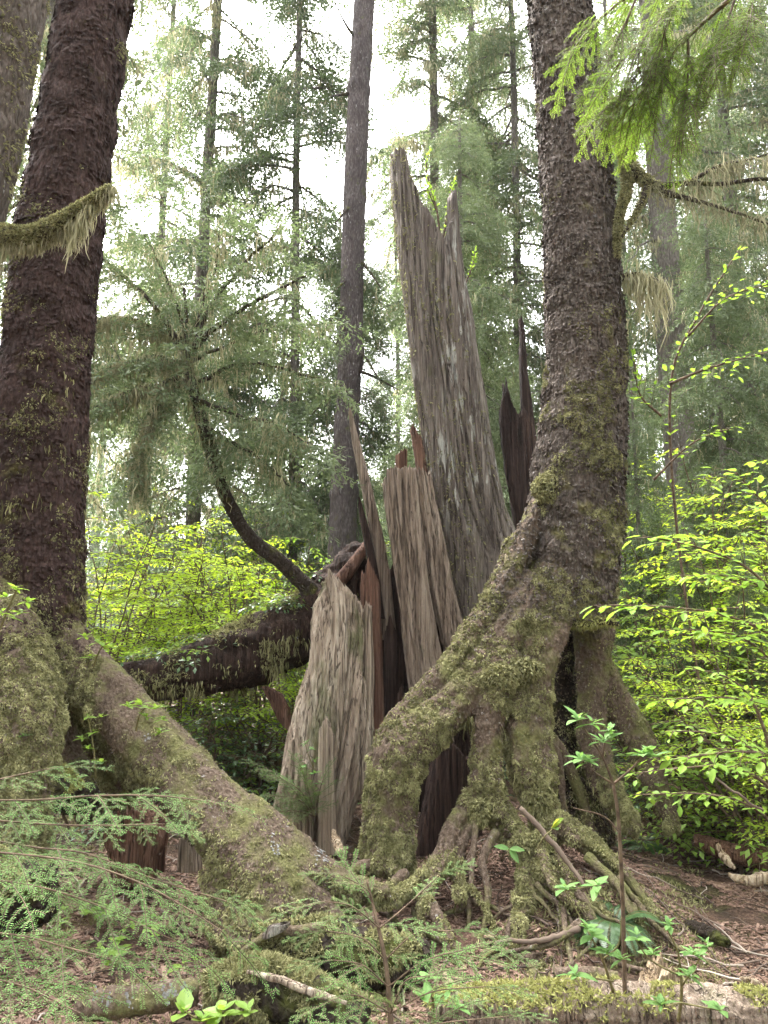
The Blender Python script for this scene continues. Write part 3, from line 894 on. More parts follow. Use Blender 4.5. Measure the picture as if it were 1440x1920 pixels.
def mask_right(p, n):
    z = p[:, 2]
    f = fbm(p * 3.2 + 3, 4)
    low = np.clip((3.3 - z) / 1.9, 0, 1)
    m = np.clip((f + 0.10 + 0.42 * low - 0.28) * 3.4, 0, 1) * np.clip((4.4 - z) / 1.4, 0.06, 1)
    bare = (np.abs(n[:, 2] - 0.75) < 0.3) & (z > 0.75) & (z < 1.9)
    m = np.where(bare, m * 0.07, m)
    back = (p[:, 1] > 5.12) & (z < 1.9)
    return np.where(back, m * 0.1, m) * np.where(n[:, 1] > 0.5, 0.2, 1)
def mask_left(p, n):
    z = p[:, 2]; f = fbm(p * 3.0 + 8, 4)
    trunk = np.clip((f + 0.02 + 0.16 * np.clip(3.2 - z, -2, 2)) * 2.2, 0, 1) * 0.4
    foot = np.exp(-((p[:, 0] + 0.72) / 0.35) ** 2) * (z < 0.75) * 0.35
    root = np.clip((f + 0.16 + foot) * 3, 0, 1) * np.clip((0.7 - n[:, 2]) * 2, 0.05, 1)
    hump = (p[:, 0] < -1.72) & (z < 1.6) & (p[:, 1] < 4.62)
    return np.where(hump, 1, np.where(z > 1.5, trunk, root)) * np.where(n[:, 1] > 0.5, 0.1, 1)
# right tree: straight trunk on a splayed stilt of roots
RT = [
 ('trunk', [(1032, -160, 5.1, 110), (1045, 0, 5.1, 113), (1070, 200, 5.1, 124), (1087, 480, 5.1, 134), (1094, 600, 5.1, 142), (1094, 730, 5.1, 147), (1085, 850, 5.1, 165), (1078, 960, 5.1, 170), (1072, 1060, 5.1, 168), (1065, 1160, 5.1, 140)]),
 ('root', [(1035, 900, 5.12, 30), (1000, 980, 5.0, 43), (962, 1060, 4.95, 52), (925, 1140, 4.9, 55), (870, 1225, 4.85, 53), (800, 1300, 4.8, 44), (740, 1360, 4.75, 39), (712, 1420, 4.72, 30), (697, 1520, 4.7, 26), (690, 1615, 4.65, 21)]),
 ('root', [(1005, 1090, 4.95, 70), (962, 1170, 4.85, 73), (905, 1255, 4.78, 70), (850, 1325, 4.72, 71), (790, 1375, 4.7, 80), (752, 1425, 4.68, 86), (738, 1500, 4.68, 80), (735, 1570, 4.66, 77), (730, 1640, 4.6, 88)]),
 ('root', [(1045, 1080, 5.0, 106), (1015, 1180, 4.9, 95), (990, 1280, 4.82, 80), (988, 1380, 4.75, 86), (1002, 1460, 4.7, 77), (1015, 1520, 4.68, 53), (1030, 1580, 4.62, 41)]),
 ('root', [(955, 1220, 4.78, 53), (928, 1280, 4.72, 68), (916, 1350, 4.68, 55), (914, 1430, 4.66, 52), (925, 1500, 4.62, 50), (955, 1555, 4.58, 41), (990, 1590, 4.5, 39), (1010, 1620, 4.4, 34)]),
 ('root', [(912, 1440, 4.64, 41), (885, 1500, 4.58, 30), (845, 1560, 4.5, 34), (830, 1610, 4.42, 35), (795, 1650, 4.32, 30), (750, 1672, 4.22, 25), (690, 1690, 4.1, 17)]),
 ('root', [(1105, 1080, 5.25, 88), (1112, 1180, 5.3, 73), (1110, 1280, 5.3, 53), (1108, 1360, 5.28, 52), (1120, 1430, 5.22, 53), (1150, 1500, 5.15, 43), (1190, 1560, 5.05, 30)]),
 ('root', [(1120, 1240, 5.35, 52), (1150, 1310, 5.4, 57), (1185, 1370, 5.4, 61), (1215, 1430, 5.35, 52), (1240, 1500, 5.25, 37), (1262, 1560, 5.1, 25)]),
 ('root', [(1060, 1090, 5.4, 70), (1056, 1240, 5.65, 90), (1062, 1360, 5.75, 96), (1078, 1480, 5.75, 110), (1088, 1580, 5.7, 130)]),  # backing of the hollow, coloured dark so the cavity looks in shade
 ('root', [(1000, 1585, 4.5, 43), (1015, 1620, 4.4, 43), (1035, 1655, 4.3, 35), (1075, 1690, 4.22, 28), (1130, 1712, 4.16, 25), (1180, 1740, 4.1, 19), (1215, 1785, 3.98, 12)]),
 ('root', [(1005, 1600, 4.42, 37), (990, 1660, 4.32, 34), (980, 1710, 4.2, 30), (968, 1745, 4.1, 17), (975, 1775, 4.02, 10)]),
 ('root', [(1020, 1540, 4.62, 37), (1070, 1560, 4.55, 39), (1120, 1600, 4.48, 34), (1160, 1650, 4.38, 25), (1200, 1690, 4.25, 17), (1250, 1730, 4.1, 10)]),
 ('root', [(905, 1520, 4.55, 21), (868, 1570, 4.5, 23), (858, 1625, 4.42, 19), (862, 1680, 4.25, 12)]),
]
tb = P(1060, 1600, 5.0); tb[2] = ground(tb[0], tb[1])[0]
tr, V, Q, N = big_tree('stilt_rooted_conifer', 'big grey-brown conifer standing on splayed mossy stilt roots, right of the broken stump', RT, tb, 0.010, M['bark_right'], M['bark_root'], 0.015, np.array([26, 26, 9]), 2, 1, mask_right, 8)
grow_moss(tr, V, Q, None, 650000, mask_right, 0.007, 0.020, 0.0055, M['moss'], 11, k=3, droop=0.6)
hang = lambda p, n: np.clip(fbm(p * 4 + 9, 3) * 3 - 0.2, 0, 1) * (n[:, 2] < -0.15) * (p[:, 2] < 2.0)
p_, n_ = sample(V, Q, 9000, 5); kk = np.random.default_rng(4).random(9000) < hang(p_, n_)
part('hanging_moss', strands(p_[kk], 0.04, 0.13, 0.008, 6, None, 3, 0.01), M['moss'], tr, False)
# cushion where the moss is thickest
def cushion(r, spots, mat, seed, lo=0.02, hi=0.05, dens=900):
    g = np.random.default_rng(seed); mb = MB()
    for (x, y, D, w, h) in spots:
        c = P(x, y, D); rx, rz = w / 2 / F * D, h / 2 / F * D
        n = int(dens * rx * rz * 40)
        d = unit(g.normal(0, 1, (n, 3)))
        blades(c + d * [rx, min(rx, rz) * 0.6, rz] * g.uniform(0.8, 1, (n, 1)), d, lo, hi, 0.007, 0.6, 0.9, 3, seed + int(x), mb)
    return part('moss_cushion', mb, mat, r, False)
cushion(tr, [(940, 1270, 4.62, 70, 50), (985, 1255, 4.66, 70, 40), (1040, 915, 4.88, 90, 60), (1010, 1500, 4.6, 60, 60), (985, 1590, 4.4, 60, 50), (1015, 1580, 4.4, 50, 44), (900, 1525, 4.5, 34, 50)], M['moss'], 21, 0.010, 0.026, 2200)
# thin dangling rootlets
for k, l in enumerate([
 [(893, 1535, 4.5, 12), (888, 1600, 4.42, 11), (880, 1660, 4.3, 10), (876, 1700, 4.2, 7)],
 [(880, 1660, 4.3, 8), (905, 1690, 4.22, 8), (935, 1715, 4.1, 5)],
 [(968, 1745, 4.1, 12), (962, 1780, 4.0, 8), (970, 1800, 3.95, 8), (958, 1840, 3.85, 5)],
 [(1018, 1370, 5.2, 20), (1045, 1410, 5.2, 16), (1055, 1460, 5.2, 12), (1062, 1520, 5.18, 8)],
 [(1014, 1370, 5.25, 24), (1060, 1405, 5.25, 22), (1110, 1430, 5.22, 18)],
 [(800, 1690, 4.15, 26), (830, 1725, 4.05, 24), (860, 1765, 3.92, 22)],
 [(1090, 1730, 4.0, 18), (1030, 1765, 3.95, 12), (960, 1775, 3.95, 8), (915, 1782, 3.95, 6)],
 [(1000, 1785, 3.9, 34), (1008, 1815, 3.85, 30), (1015, 1850, 3.75, 22)],
 [(1015, 1585, 4.4, 20), (1022, 1632, 4.2, 18), (1042, 1662, 4.12, 17), (1085, 1684, 4.08, 15), (1125, 1705, 4.02, 10)],
 [(1100, 1605, 4.4, 20), (1150, 1650, 4.25, 17), (1180, 1700, 4.1, 14), (1206, 1742, 3.98, 9)],
 [(1060, 1570, 4.5, 24), (1130, 1590, 4.42, 22), (1180, 1630, 4.3, 18), (1230, 1660, 4.2, 10)],
 [(1040, 1600, 4.4, 18), (1070, 1650, 4.2, 15), (1060, 1700, 4.1, 13), (1080, 1745, 3.98, 8)],
 [(930, 1560, 4.5, 20), (905, 1610, 4.4, 16), (915, 1660, 4.28, 13), (900, 1720, 4.1, 8)],
 [(850, 1590, 4.45, 20), (815, 1640, 4.3, 18), (790, 1690, 4.15, 14), (800, 1740, 4.0, 8)],
 [(760, 1640, 4.4, 24), (720, 1670, 4.25, 20), (660, 1680, 4.15, 18), (610, 1700, 4.05, 10)],
 [(700, 1620, 4.6, 26), (660, 1630, 4.55, 24), (620, 1650, 4.5, 16)],
 [(1185, 1700, 4.15, 18), (1196, 1735, 4.05, 14), (1210, 1760, 4.0, 8)]]):
    path, rad = pxpath(l, 22)
    g_ = np.random.default_rng(40 + k)
    path[1:-1] += np.cumsum(g_.normal(0, 0.005, (20, 3)), 0) * 0.5
    gz_ = ground(path[:, 0], path[:, 1]); e = np.linspace(0, 1, 22) ** 3
    path[:, 2] += (np.minimum(path[:, 2], gz_ - 0.02) - path[:, 2]) * e         # the tip runs into the ground
    tv, tq, tt = tube(path, rad, 14, True, 0.3, k, 0.08)
    ro = part('root', MB().add(tv, tq, tt), M['bark_root'], tr)
    a, b = sample(tv, tq, 900, k)
    c = (fbm(a * 6 + k, 3) > -0.05 + 0.5 * (k % 3 == 0)) & (b[:, 2] > -0.4)
    if c.sum() > 40: part('moss', blades(a[c], b[c], 0.007, 0.020, 0.0055, 0.5, 0.9, 3, 500 + k), M['moss'], ro, False, np.array(tr.location))
g_ = np.random.default_rng(77)
for k in range(17):
    x0, y0, D0 = [(1010, 1610, 4.42), (985, 1650, 4.32), (1080, 1680, 4.22), (740, 1650, 4.3), (870, 1640, 4.35), (1150, 1660, 4.3), (690, 1650, 4.35)][k % 7]
    c = P(x0 + g_.normal(0, 16), y0 + g_.normal(0, 10), D0); h = g_.uniform(-2.6, -0.5); l = g_.uniform(0.35, 0.9); n = 20
    hs = h + np.cumsum(g_.normal(0, 0.28, n)); st = np.stack([np.cos(hs), np.sin(hs)], 1) * l / n
    xy = c[:2] + np.cumsum(st, 0); gz_ = ground(xy[:, 0], xy[:, 1]) + 0.012 + 0.02 * np.abs(np.sin(np.arange(n) * 0.5 + k))
    z = gz_ + np.clip(c[2] - gz_[0], 0.02, 0.10) * np.exp(-np.linspace(0, 5, n)) - 0.05 * np.linspace(0, 1, n) ** 4
    part('root', MB().add(*tube(np.column_stack([xy, z]), np.linspace(g_.uniform(0.010, 0.022), 0.004, n), 8, True, 0.25, k)), M['bark_root'], tr)
# loose bark scales give the trunk and bare root tops their flaky edge
SCALE = (np.array([[0, -.4, 0], [1, -.5, .18], [1, .5, .12], [0, .4, 0]]), np.array([[0, 1, 2, 3]]), np.array([.5]))
def scales(r, V, Q, n, sel, lo, hi, mat, seed):
    p, nn = sample(V, Q, n, seed); g = np.random.default_rng(seed + 1)
    s = sel(p, nn) & (nn[:, 1] < 0.3); p, nn = p[s], nn[s]; m = len(p)
    d = unit(np.array([0, 0, -1.0]) + g.normal(0, 0.35, (m, 3)) + nn * g.uniform(0.05, 0.45, (m, 1)))
    mb = MB(); stamp(SCALE, p + nn * 0.002, d, nn, g.uniform(lo, hi, m), mb, g)
    part('bark_scales', mb, mat, r, False)
scales(tr, V, Q, 70000, lambda p, n: p[:, 2] > 1.7, 0.008, 0.024, M['bark_right'], 171)
scales(tr, V, Q, 40000, lambda p, n: p[:, 2] <= 1.7, 0.006, 0.016, M['bark_root'], 173)
# dead limb with moss sleeves and hanging lichen, right side
limb = [[(1125, 232, 5.0, 30), (1160, 250, 4.95, 32), (1172, 285, 4.9, 32), (1185, 315, 4.88, 30), (1212, 340, 4.85, 26), (1236, 350, 4.82, 22), (1290, 343, 4.75, 13), (1350, 345, 4.7, 11), (1440, 335, 4.6, 10), (1560, 345, 4.5, 8)],
        [(1160, 250, 4.95, 24), (1180, 244, 4.92, 26), (1186, 268, 4.9, 18)],
        [(1172, 300, 4.9, 26), (1176, 350, 4.88, 22), (1164, 395, 4.86, 18), (1158, 440, 4.86, 16), (1158, 480, 4.85, 8)],
        [(1215, 345, 4.84, 14), (1200, 385, 4.82, 11), (1180, 420, 4.8, 9), (1166, 445, 4.8, 5)],
        [(1240, 360, 4.8, 14), (1300, 375, 4.7, 8), (1370, 395, 4.6, 6), (1440, 420, 4.5, 4)],
        [(1290, 343, 4.75, 8), (1350, 310, 4.7, 6), (1400, 300, 4.65, 4), (1470, 280, 4.6, 3)]]
mb, lp, mp, mn = MB(), [], [], []
for k, l in enumerate(limb):
    path, rad = pxpath(l, 40); mb.add(*tube(path, rad * (0.75 if k < 3 else 1.0), 10, True, 0.25, k), rnd=0.5)
    tv, tq, _ = tube(path, rad * 0.75, 10, False)
    a, b = sample(tv, tq, 2600 if k < 3 else 500, k)
    thick = np.array([min(np.linalg.norm(path - x, axis=1)) for x in a])
    s = (a[:, 0] < P(1238, 350, 4.8)[0]) | (np.random.default_rng(k).random(len(a)) < 0.12)
    mp.append(a[s]); mn.append(b[s])
    g_ = np.random.default_rng(60 + k)
    if k in (0, 4, 5):
        lp.append(path[g_.integers(14 if k == 0 else 3, 40, 60)])
lm = part('dead_limb', mb, M['bark_limb'], tr)
part('moss', blades(np.vstack(mp), np.vstack(mn), 0.010, 0.026, 0.0055, 0.5, 0.9, 4, 61), M['moss'], lm, False, np.array(tr.location))
part('hanging_lichen', strands(np.vstack(lp), 0.04, 0.34, 0.008, 62, None, 5, 0.035, 0.2), M['lichen_dark'], lm, False, np.array(tr.location))
sp, sr = pxpath([(1050, 1150, 4.98, 22), (1075, 1165, 4.9, 20), (1100, 1168, 4.85, 18), (1128, 1165, 4.8, 14), (1160, 1170, 4.75, 8)], 20)
st = part('dead_limb', MB().add(*tube(sp, sr, 9, True, 0.2)), M['bark_limb'], tr)
tv, tq, _ = tube(sp, sr, 9, False); a, b = sample(tv, tq, 500, 3)
part('moss', blades(a, b, 0.015, 0.035, 0.006, 0.6, 0.9, 3, 63), M['moss_bright'], st, False, np.array(tr.location))

# left tree
LT = [
 ('trunk', [(198, -160, 4.8, 120), (181, 0, 4.8, 128), (151, 200, 4.8, 135), (128, 350, 4.8, 144), (108, 480, 4.8, 153), (87, 680, 4.8, 157), (78, 800, 4.8, 164), (72, 960, 4.8, 164), (68, 1100, 4.8, 166), (74, 1200, 4.8, 160), (90, 1270, 4.8, 130)]),
 ('root', [(85, 1180, 4.8, 116), (135, 1238, 4.75, 108), (205, 1312, 4.65, 108), (285, 1396, 4.5, 110), (360, 1480, 4.35, 116), (432, 1560, 4.2, 128), (485, 1630, 4.05, 136), (505, 1700, 3.95, 136), (495, 1790, 3.85, 150)]),
 ('root', [(440, 1540, 4.22, 110), (510, 1590, 4.15, 100), (570, 1625, 4.12, 80), (620, 1645, 4.1, 56), (665, 1662, 4.1, 40), (730, 1672, 4.1, 24)]),
 ('root', [(500, 1640, 4.05, 110), (560, 1680, 4.0, 84), (600, 1705, 3.98, 62), (632, 1735, 3.92, 40)]),
 ('root', [(440, 1640, 4.1, 110), (435, 1700, 4.0, 90), (445, 1760, 3.9, 90)]),
 ('root', [(30, 1030, 4.8, 60), (0, 1120, 4.6, 100), (0, 1200, 4.4, 140), (18, 1290, 4.25, 158), (24, 1380, 4.12, 160), (10, 1480, 4.05, 150), (0, 1600, 4.0, 150)]),
 ('root', [(80, 1200, 4.85, 110), (95, 1300, 4.9, 90), (110, 1390, 4.85, 70), (140, 1450, 4.8, 60), (170, 1530, 4.7, 50)]),
 ('root', [(100, 1220, 4.95, 110), (160, 1340, 5.1, 100), (230, 1450, 5.25, 90), (280, 1560, 5.3, 90)]),
]
tb = P(80, 1560, 4.7); tb[2] = ground(tb[0], tb[1])[0]
tl, V, Q, N = big_tree('perched_conifer', 'dark purple-brown conifer at the left, perched on one thick diagonal buttress root', LT, tb, 0.011, M['bark_left'], M['bark_root'], 0.006, np.array([20, 20, 13.0]), 3, 4, mask_left)
grow_moss(tl, V, Q, None, 420000, mask_left, 0.007, 0.020, 0.0055, M['moss'], 31, droop=0.7)
scales(tl, V, Q, 45000, lambda p, n: p[:, 2] <= 1.5, 0.006, 0.016, M['bark_root'], 175)
# peeling bark scales on the trunk
p_, n_ = sample(V, Q, 26000, 33)
s = (p_[:, 2] > 1.5) & (n_[:, 1] < 0.3) & (fbm(p_ * 4, 2) > -0.25)
g_ = np.random.default_rng(34); p_, n_ = p_[s], n_[s]; n = len(p_)
up = unit(np.array([0, 0, -1.0]) + n_ * g_.uniform(0.05, 0.5, (n, 1)))
mb = MB(); stamp((np.array([[0, -.4, 0], [1, -.5, .15], [1, .5, .1], [0, .4, 0]]), np.array([[0, 1, 2, 3]]), np.array([.5])), p_ + n_ * 0.002, up, n_, g_.uniform(0.012, 0.032, n), mb, g_)
part('bark_scales', mb, M['bark_left'], tl, False)
p_, n_ = sample(V, Q, 2600, 36); s = (p_[:, 2] > 1.2) & (p_[:, 2] < 3.3) & (n_[:, 1] < 0.2) & (fbm(p_ * 2.2 + 4, 2) > 0.12)
part('hanging_moss', strands(p_[s], 0.04, 0.2, 0.007, 37, None, 5, 0.015), M['moss'], tl, False)
cr = MB()
for x, y, D, sx, sy in [(518, 1575, 4.0, 6, 26), (524, 1592, 4.0, 4, 14), (600, 1600, 4.02, 10, 12), (612, 1608, 4.02, 8, 6), (278, 1380, 4.38, 5, 7), (607, 1592, 4.04, 14, 6)]:
    g_ = np.random.default_rng(int(x))
    for _ in range(14):
        d0 = P(x + g_.normal(0, sx / 2), y + g_.normal(0, sy / 2), D) - CAM; d0 /= np.linalg.norm(d0)
        kd = V - CAM; tt = kd @ d0; dist = np.linalg.norm(kd - tt[:, None] * d0, axis=1); c_ = np.where(dist < 0.02)[0]
        if len(c_) == 0: continue
        j = c_[np.argmin(tt[c_])]
        stamp((np.array([[-.5, -.5, 0], [.5, -.4, 0], [.5, .5, 0], [-.4, .5, 0]]), np.array([[0, 1, 2, 3]]), np.array([.5])), (V[j] + N[j] * 0.006)[None], unit(np.cross(N[j], [0.3, 1, .2]))[None], N[j][None], np.array([0.009]), cr, g_)
if cr.n: part('lichen_spots', cr, M['crust'], tl, False)

# tree at the left edge with its moss-sleeved limb
tb = P(-150, 1300, 3.7); tb[2] = ground(tb[0], tb[1])[0]
te = thing('leaning_conifer', 'brown trunk leaning in at the top left corner, with a lichen-hung mossy limb', 'tree', tb)
path, rad = pxpath([(60, -330, 3.75, 150), (12, 0, 3.75, 130), (-8, 120, 3.75, 128), (-32, 250, 3.75, 130), (-62, 370, 3.72, 130), (-110, 560, 3.7, 140), (-160, 800, 3.7, 150), (-190, 1100, 3.7, 170), (-205, 1400, 3.7, 220)], 160)
V, Q, T = tube(path, rad, 90, True, 0.06, 3); N = vnormals(V, Q, T)
V = V + N * (0.016 * (1 - np.abs(fbm(V * [13, 13, 4], 3)) * 1.6) + 0.008 * fbm(V * 40, 2))[:, None]
part('trunk', MB().add(V, Q, T), M['bark_right'], te)
grow_moss(te, V, Q, None, 22000, lambda p, n: np.clip(fbm(p * 3, 3) * 2 + 0.5, 0, 1) * (n[:, 1] < .4), 0.01, 0.03, 0.005, M['moss'], 41)
path, rad = pxpath([(-190, 400, 3.6, 60), (-70, 446, 3.5, 44), (0, 444, 3.45, 44), (60, 446, 3.42, 46), (110, 424, 3.4, 40), (150, 398, 3.38, 32), (185, 372, 3.36, 24), (212, 352, 3.35, 16)], 60)
V, Q, T = tube(path, rad * 0.95, 18, True, 0.2, 5)
lb = part('mossy_limb', MB().add(V, Q, T), M['bark_limb'], te)
p_, n_ = sample(V, Q, 12000, 44)
part('moss', blades(p_, n_, 0.006, 0.018, 0.004, 0.3, 0.9, 4, 45), M['moss'], lb, False, tb)
g_ = np.random.default_rng(46)
ii = g_.integers(8, 59, 330); ii = ii[g_.random(330) < 0.25 + 0.75 * np.clip(np.sin(ii * 0.33) + .4, 0, 1)]
part('hanging_lichen', strands(path[ii] - np.array([0, 0, 1.0]) * rad[ii][:, None] * 0.6, 0.05, 0.28, 0.006, 47, None, 9, 0.018, 0.05), M['lichen'], lb, False, tb)

# ---------------------------------------------------------------- broken stump
def splinter(left, right, D, thick, top, ybot, na=96, nh=110, seed=0, groove=0.02, fine=0.006, jag=10, hollow=0.55, lobes=9, core_drop=40):
    """A split piece of trunk: left and right outlines, a ragged top, deep grain."""
    L, Rr, T_ = np.array(left, float), np.array(right, float), np.array(top, float)
    L, Rr = L[np.argsort(L[:, 1])], Rr[np.argsort(Rr[:, 1])]
    Df = (lambda y: np.interp(y, [d[0] for d in D], [d[1] for d in D])) if isinstance(D, list) else (lambda y: 0 * np.asarray(y, float) + D)
    th = np.linspace(0, 2 * np.pi, na, endpoint=False)
    c, s_ = np.cos(th), np.sin(th)
    sx = np.sign(c) * np.abs(c) ** 0.8; sy = np.sign(s_) * np.abs(s_) ** 0.8
    yt = np.interp(sx, T_[:, 0], T_[:, 1])
    circ = np.stack([c * 3.1, s_ * 3.1, np.full(na, seed * 7.7)], 1)
    yt = yt + jag * (fbm(circ * 2.2, 3) * 2.0 + np.abs(perlin(circ * 6)) * 1.5)
    h = np.linspace(0, 1, nh)
    rows = []
    def ring(y, k, dz=0.0):
        xm = (np.interp(y, L[:, 1], L[:, 0]) + np.interp(y, Rr[:, 1], Rr[:, 0])) / 2
        hw = (np.interp(y, Rr[:, 1], Rr[:, 0]) - np.interp(y, L[:, 1], L[:, 0])) / 2
        x = xm + hw * sx * k
        pts = np.array([P(a, b, d) for a, b, d in zip(x, y, Df(y))])
        off = -sy * thick * k
        pts[:, 1] += off
        return pts, hw
    for hh in h:
        y = ybot + (yt - ybot) * hh
        pts, hw = ring(y, 1.0)
        z = pts[:, 2]; m_ = hw / F * (Df(y) + 0.3)
        q = np.stack([m_ * sx, thick * sy, z], 1)
        q[:, 0] += 0.03 * perlin(np.stack([0 * z + seed, q[:, 0] * 2, z * 0.9], 1)); q[:, 1] += 0.02 * perlin(np.stack([0 * z + seed, q[:, 1] * 2 + 9, z * 1.1], 1))
        q = q + [seed * 3.7, seed * 1.9, seed * 5.3]
        g1 = fbm(q * [7, 7, 0.35], 2)
        g2 = fbm(q * [22, 22, 0.9], 3)
        g3 = fbm(q * [85, 85, 2.6], 2)
        cr = np.exp(-(perlin(q * [13, 13, 0.28]) / 0.045) ** 2) * np.clip(perlin(q * [3, 3, 0.8]) * 3 + 0.5, 0, 1)
        chip = np.clip(perlin(q * [16, 16, 5.0]) - 0.30, 0, 1) * 1.6
        disp = groove * (g1 * 1.2 + g2 * 0.55 - cr * 0.8 - chip) + fine * 0.9 * g3
        rad = np.stack([c, -s_, 0 * c], 1)
        rows.append(pts + rad * disp[:, None])
    for k, dn in ((0.8, 6), (hollow, core_drop), (hollow * 0.5, core_drop * 1.3)):
        y = yt + dn + np.abs(fbm(circ * 4, 2)) * jag
        rows.append(ring(y, k)[0])
    V = np.vstack(rows); n = len(rows)
    i = np.arange(n - 1)[:, None] * na; j = np.arange(na)[None]; k = (j + 1) % na
    Q = np.stack([i + j, i + k, i + na + k, i + na + j], 2).reshape(-1, 4)
    b = len(V)
    V = np.vstack([V, V[-na:].mean(0), V[:na].mean(0)])
    j = np.arange(na); k = (j + 1) % na; e = (n - 1) * na
    T = np.vstack([np.stack([np.full(na, b), e + j, e + k], 1), np.stack([np.full(na, b + 1), k, j], 1)])
    return V, Q, T

sb = P(690, 1560, 6.1); sb[2] = ground(sb[0], sb[1])[0]
stump = thing('broken_stump', 'tall grey shattered stump with jagged spires and a charred split, in the middle', 'stump', sb)
def piece(name, mat, *a, **k):
    V, Q, T = splinter(*a, **k)
    return part(name, MB().add(V, Q, T, rnd=0.5), M[mat], stump), V, Q
_, SV, SQ = piece('tall_slab', 'wood_grey',
  [(733, 300), (738, 370), (745, 450), (757, 560), (775, 700), (790, 800), (803, 900), (822, 1000), (845, 1090), (872, 1190), (890, 1300)],
  [(850, 300), (853, 360), (858, 420), (866, 490), (879, 570), (893, 660), (906, 740), (925, 860), (945, 950), (985, 1060), (1010, 1200), (1015, 1300)],
  6.35, 0.26, [(-1, 304), (-0.85, 298), (-0.62, 304), (-0.56, 360), (-0.35, 368), (-0.25, 395), (0.0, 420), (0.15, 455), (0.4, 470), (0.5, 505), (0.62, 500), (0.66, 440), (0.78, 430), (0.82, 384), (0.93, 374), (1, 400)], 1300,
  300, 300, 3, 0.045, 0.006, 9, 0.5, 8, 120)
p_, n_ = sample(SV, SQ, 26000, 71)
xr = np.array([(a[0] / a[1]) for a in p_])
edge = (n_[:, 0] > 0.35) | (n_[:, 2] > 0.5)
s = edge & (np.random.default_rng(3).random(len(p_)) < np.clip(fbm(p_ * 3, 3) * 2 + 0.75, 0, 1))
part('moss', blades(p_[s], n_[s], 0.012, 0.04, 0.007, 0.5, 0.9, 3, 72), M['moss'], stump, False)
piece('front_slab', 'wood_brown',
  [(719, 880), (725, 960), (736, 1050), (751, 1150), (762, 1250), (775, 1340), (780, 1400)],
  [(776, 880), (786, 980), (800, 1100), (818, 1200), (838, 1290), (850, 1400)], 6.02, 0.13,
  [(-1, 905), (-0.75, 884), (-0.3, 882), (0.2, 878), (0.7, 884), (1, 880)], 1400, 220, 200, 5, 0.036, 0.007, 5, 0.7, 8, 14)
piece('side_slab', 'wood_brown',
  [(774, 885), (788, 980), (806, 1100), (826, 1200), (850, 1300)],
  [(806, 885), (824, 980), (846, 1090), (872, 1190), (895, 1300)], 6.12, 0.12,
  [(-1, 890), (-0.4, 882), (0.2, 884), (0.6, 900), (1, 884)], 1300, 180, 160, 6, 0.03, 0.006, 6, 0.7, 8, 14)
piece('spur', 'wood_red', [(741, 845), (741, 900)], [(764, 845), (763, 900)], 6.08, 0.05, [(-1, 855), (0, 845), (1, 842)], 915, 40, 24, 7, 0.008, 0.004, 5, 0.6, 6, 10)
piece('spur', 'wood_red', [(767, 800), (775, 850), (785, 930)], [(786, 805), (798, 850), (812, 930)], 6.3, 0.06, [(-1, 806), (-0.3, 797), (0.3, 812), (1, 818)], 930, 50, 50, 8, 0.012, 0.005, 5, 0.6, 6, 10)
piece('lance_splinter', 'wood_brown',
  [(653, 766), (660, 830), (672, 890), (686, 960), (698, 1030), (706, 1120), (710, 1200)],
  [(659, 766), (676, 830), (692, 890), (709, 960), (722, 1020), (732, 1080), (745, 1200)], 6.28, 0.06,
  [(-1, 772), (0, 766), (1, 778)], 1200, 50, 110, 9, 0.012, 0.004, 3, 0.6, 6, 8)
piece('splinter', 'wood_dark', [(667, 928), (675, 980), (686, 1040), (700, 1160)], [(677, 928), (690, 980), (703, 1040), (722, 1160)], 6.2, 0.05, [(-1, 950), (-0.2, 928), (0.4, 935), (1, 990)], 1160, 40, 60, 10, 0.012, 0.004, 4, 0.6, 6, 8)
piece('splinter', 'wood_red', [(680, 1045), (676, 1100), (678, 1200), (680, 1330)], [(700, 1040), (712, 1100), (716, 1200), (720, 1330)], 6.1, 0.08, [(-1, 1070), (-0.5, 1075), (0.0, 1046), (0.5, 1062), (1, 1090)], 1380, 60, 70, 11, 0.016, 0.006, 8, 0.6, 7, 16)
piece('leaning_slab', 'wood_tan',
  [(612, 1080), (604, 1125), (590, 1180), (575, 1250), (556, 1320), (538, 1400), (527, 1470), (515, 1540), (508, 1600)],
  [(648, 1080), (670, 1112), (684, 1150), (690, 1200), (692, 1300), (690, 1400), (672, 1470), (655, 1530), (640, 1600)], [(1080, 5.98), (1600, 5.75)], 0.17,
  [(-1, 1090), (-0.6, 1072), (-0.1, 1078), (0.3, 1092), (0.7, 1112), (0.9, 1135), (1, 1140)], 1590, 320, 260, 12, 0.062, 0.010, 8, 0.7, 7, 16)
piece('side_slab', 'wood_tan', [(676, 1140), (676, 1250), (668, 1380), (655, 1500)], [(697, 1130), (700, 1250), (697, 1380), (690, 1470)], 5.92, 0.08, [(-1, 1150), (0, 1128), (1, 1140)], 1500, 60, 80, 13, 0.014, 0.005, 6, 0.7, 6, 12)
piece('charred_core', 'wood_dark', [(688, 1060), (690, 1200), (690, 1400), (688, 1560)], [(790, 1060), (830, 1200), (900, 1400), (910, 1600)], 6.55, 0.22, [(-1, 1060), (-0.4, 1085), (0.1, 1050), (0.5, 1080), (1, 1060)], 1600, 90, 60, 14, 0.05, 0.008, 10, 0.6, 8, 20)
piece('charred_core', 'wood_dark', [(722, 1180), (716, 1300), (704, 1420)], [(742, 1180), (745, 1300), (748, 1420)], 6.2, 0.06, [(-1, 1180), (0, 1150), (1, 1190)], 1430, 40, 50, 15, 0.02, 0.005, 6, 0.6, 6, 12)
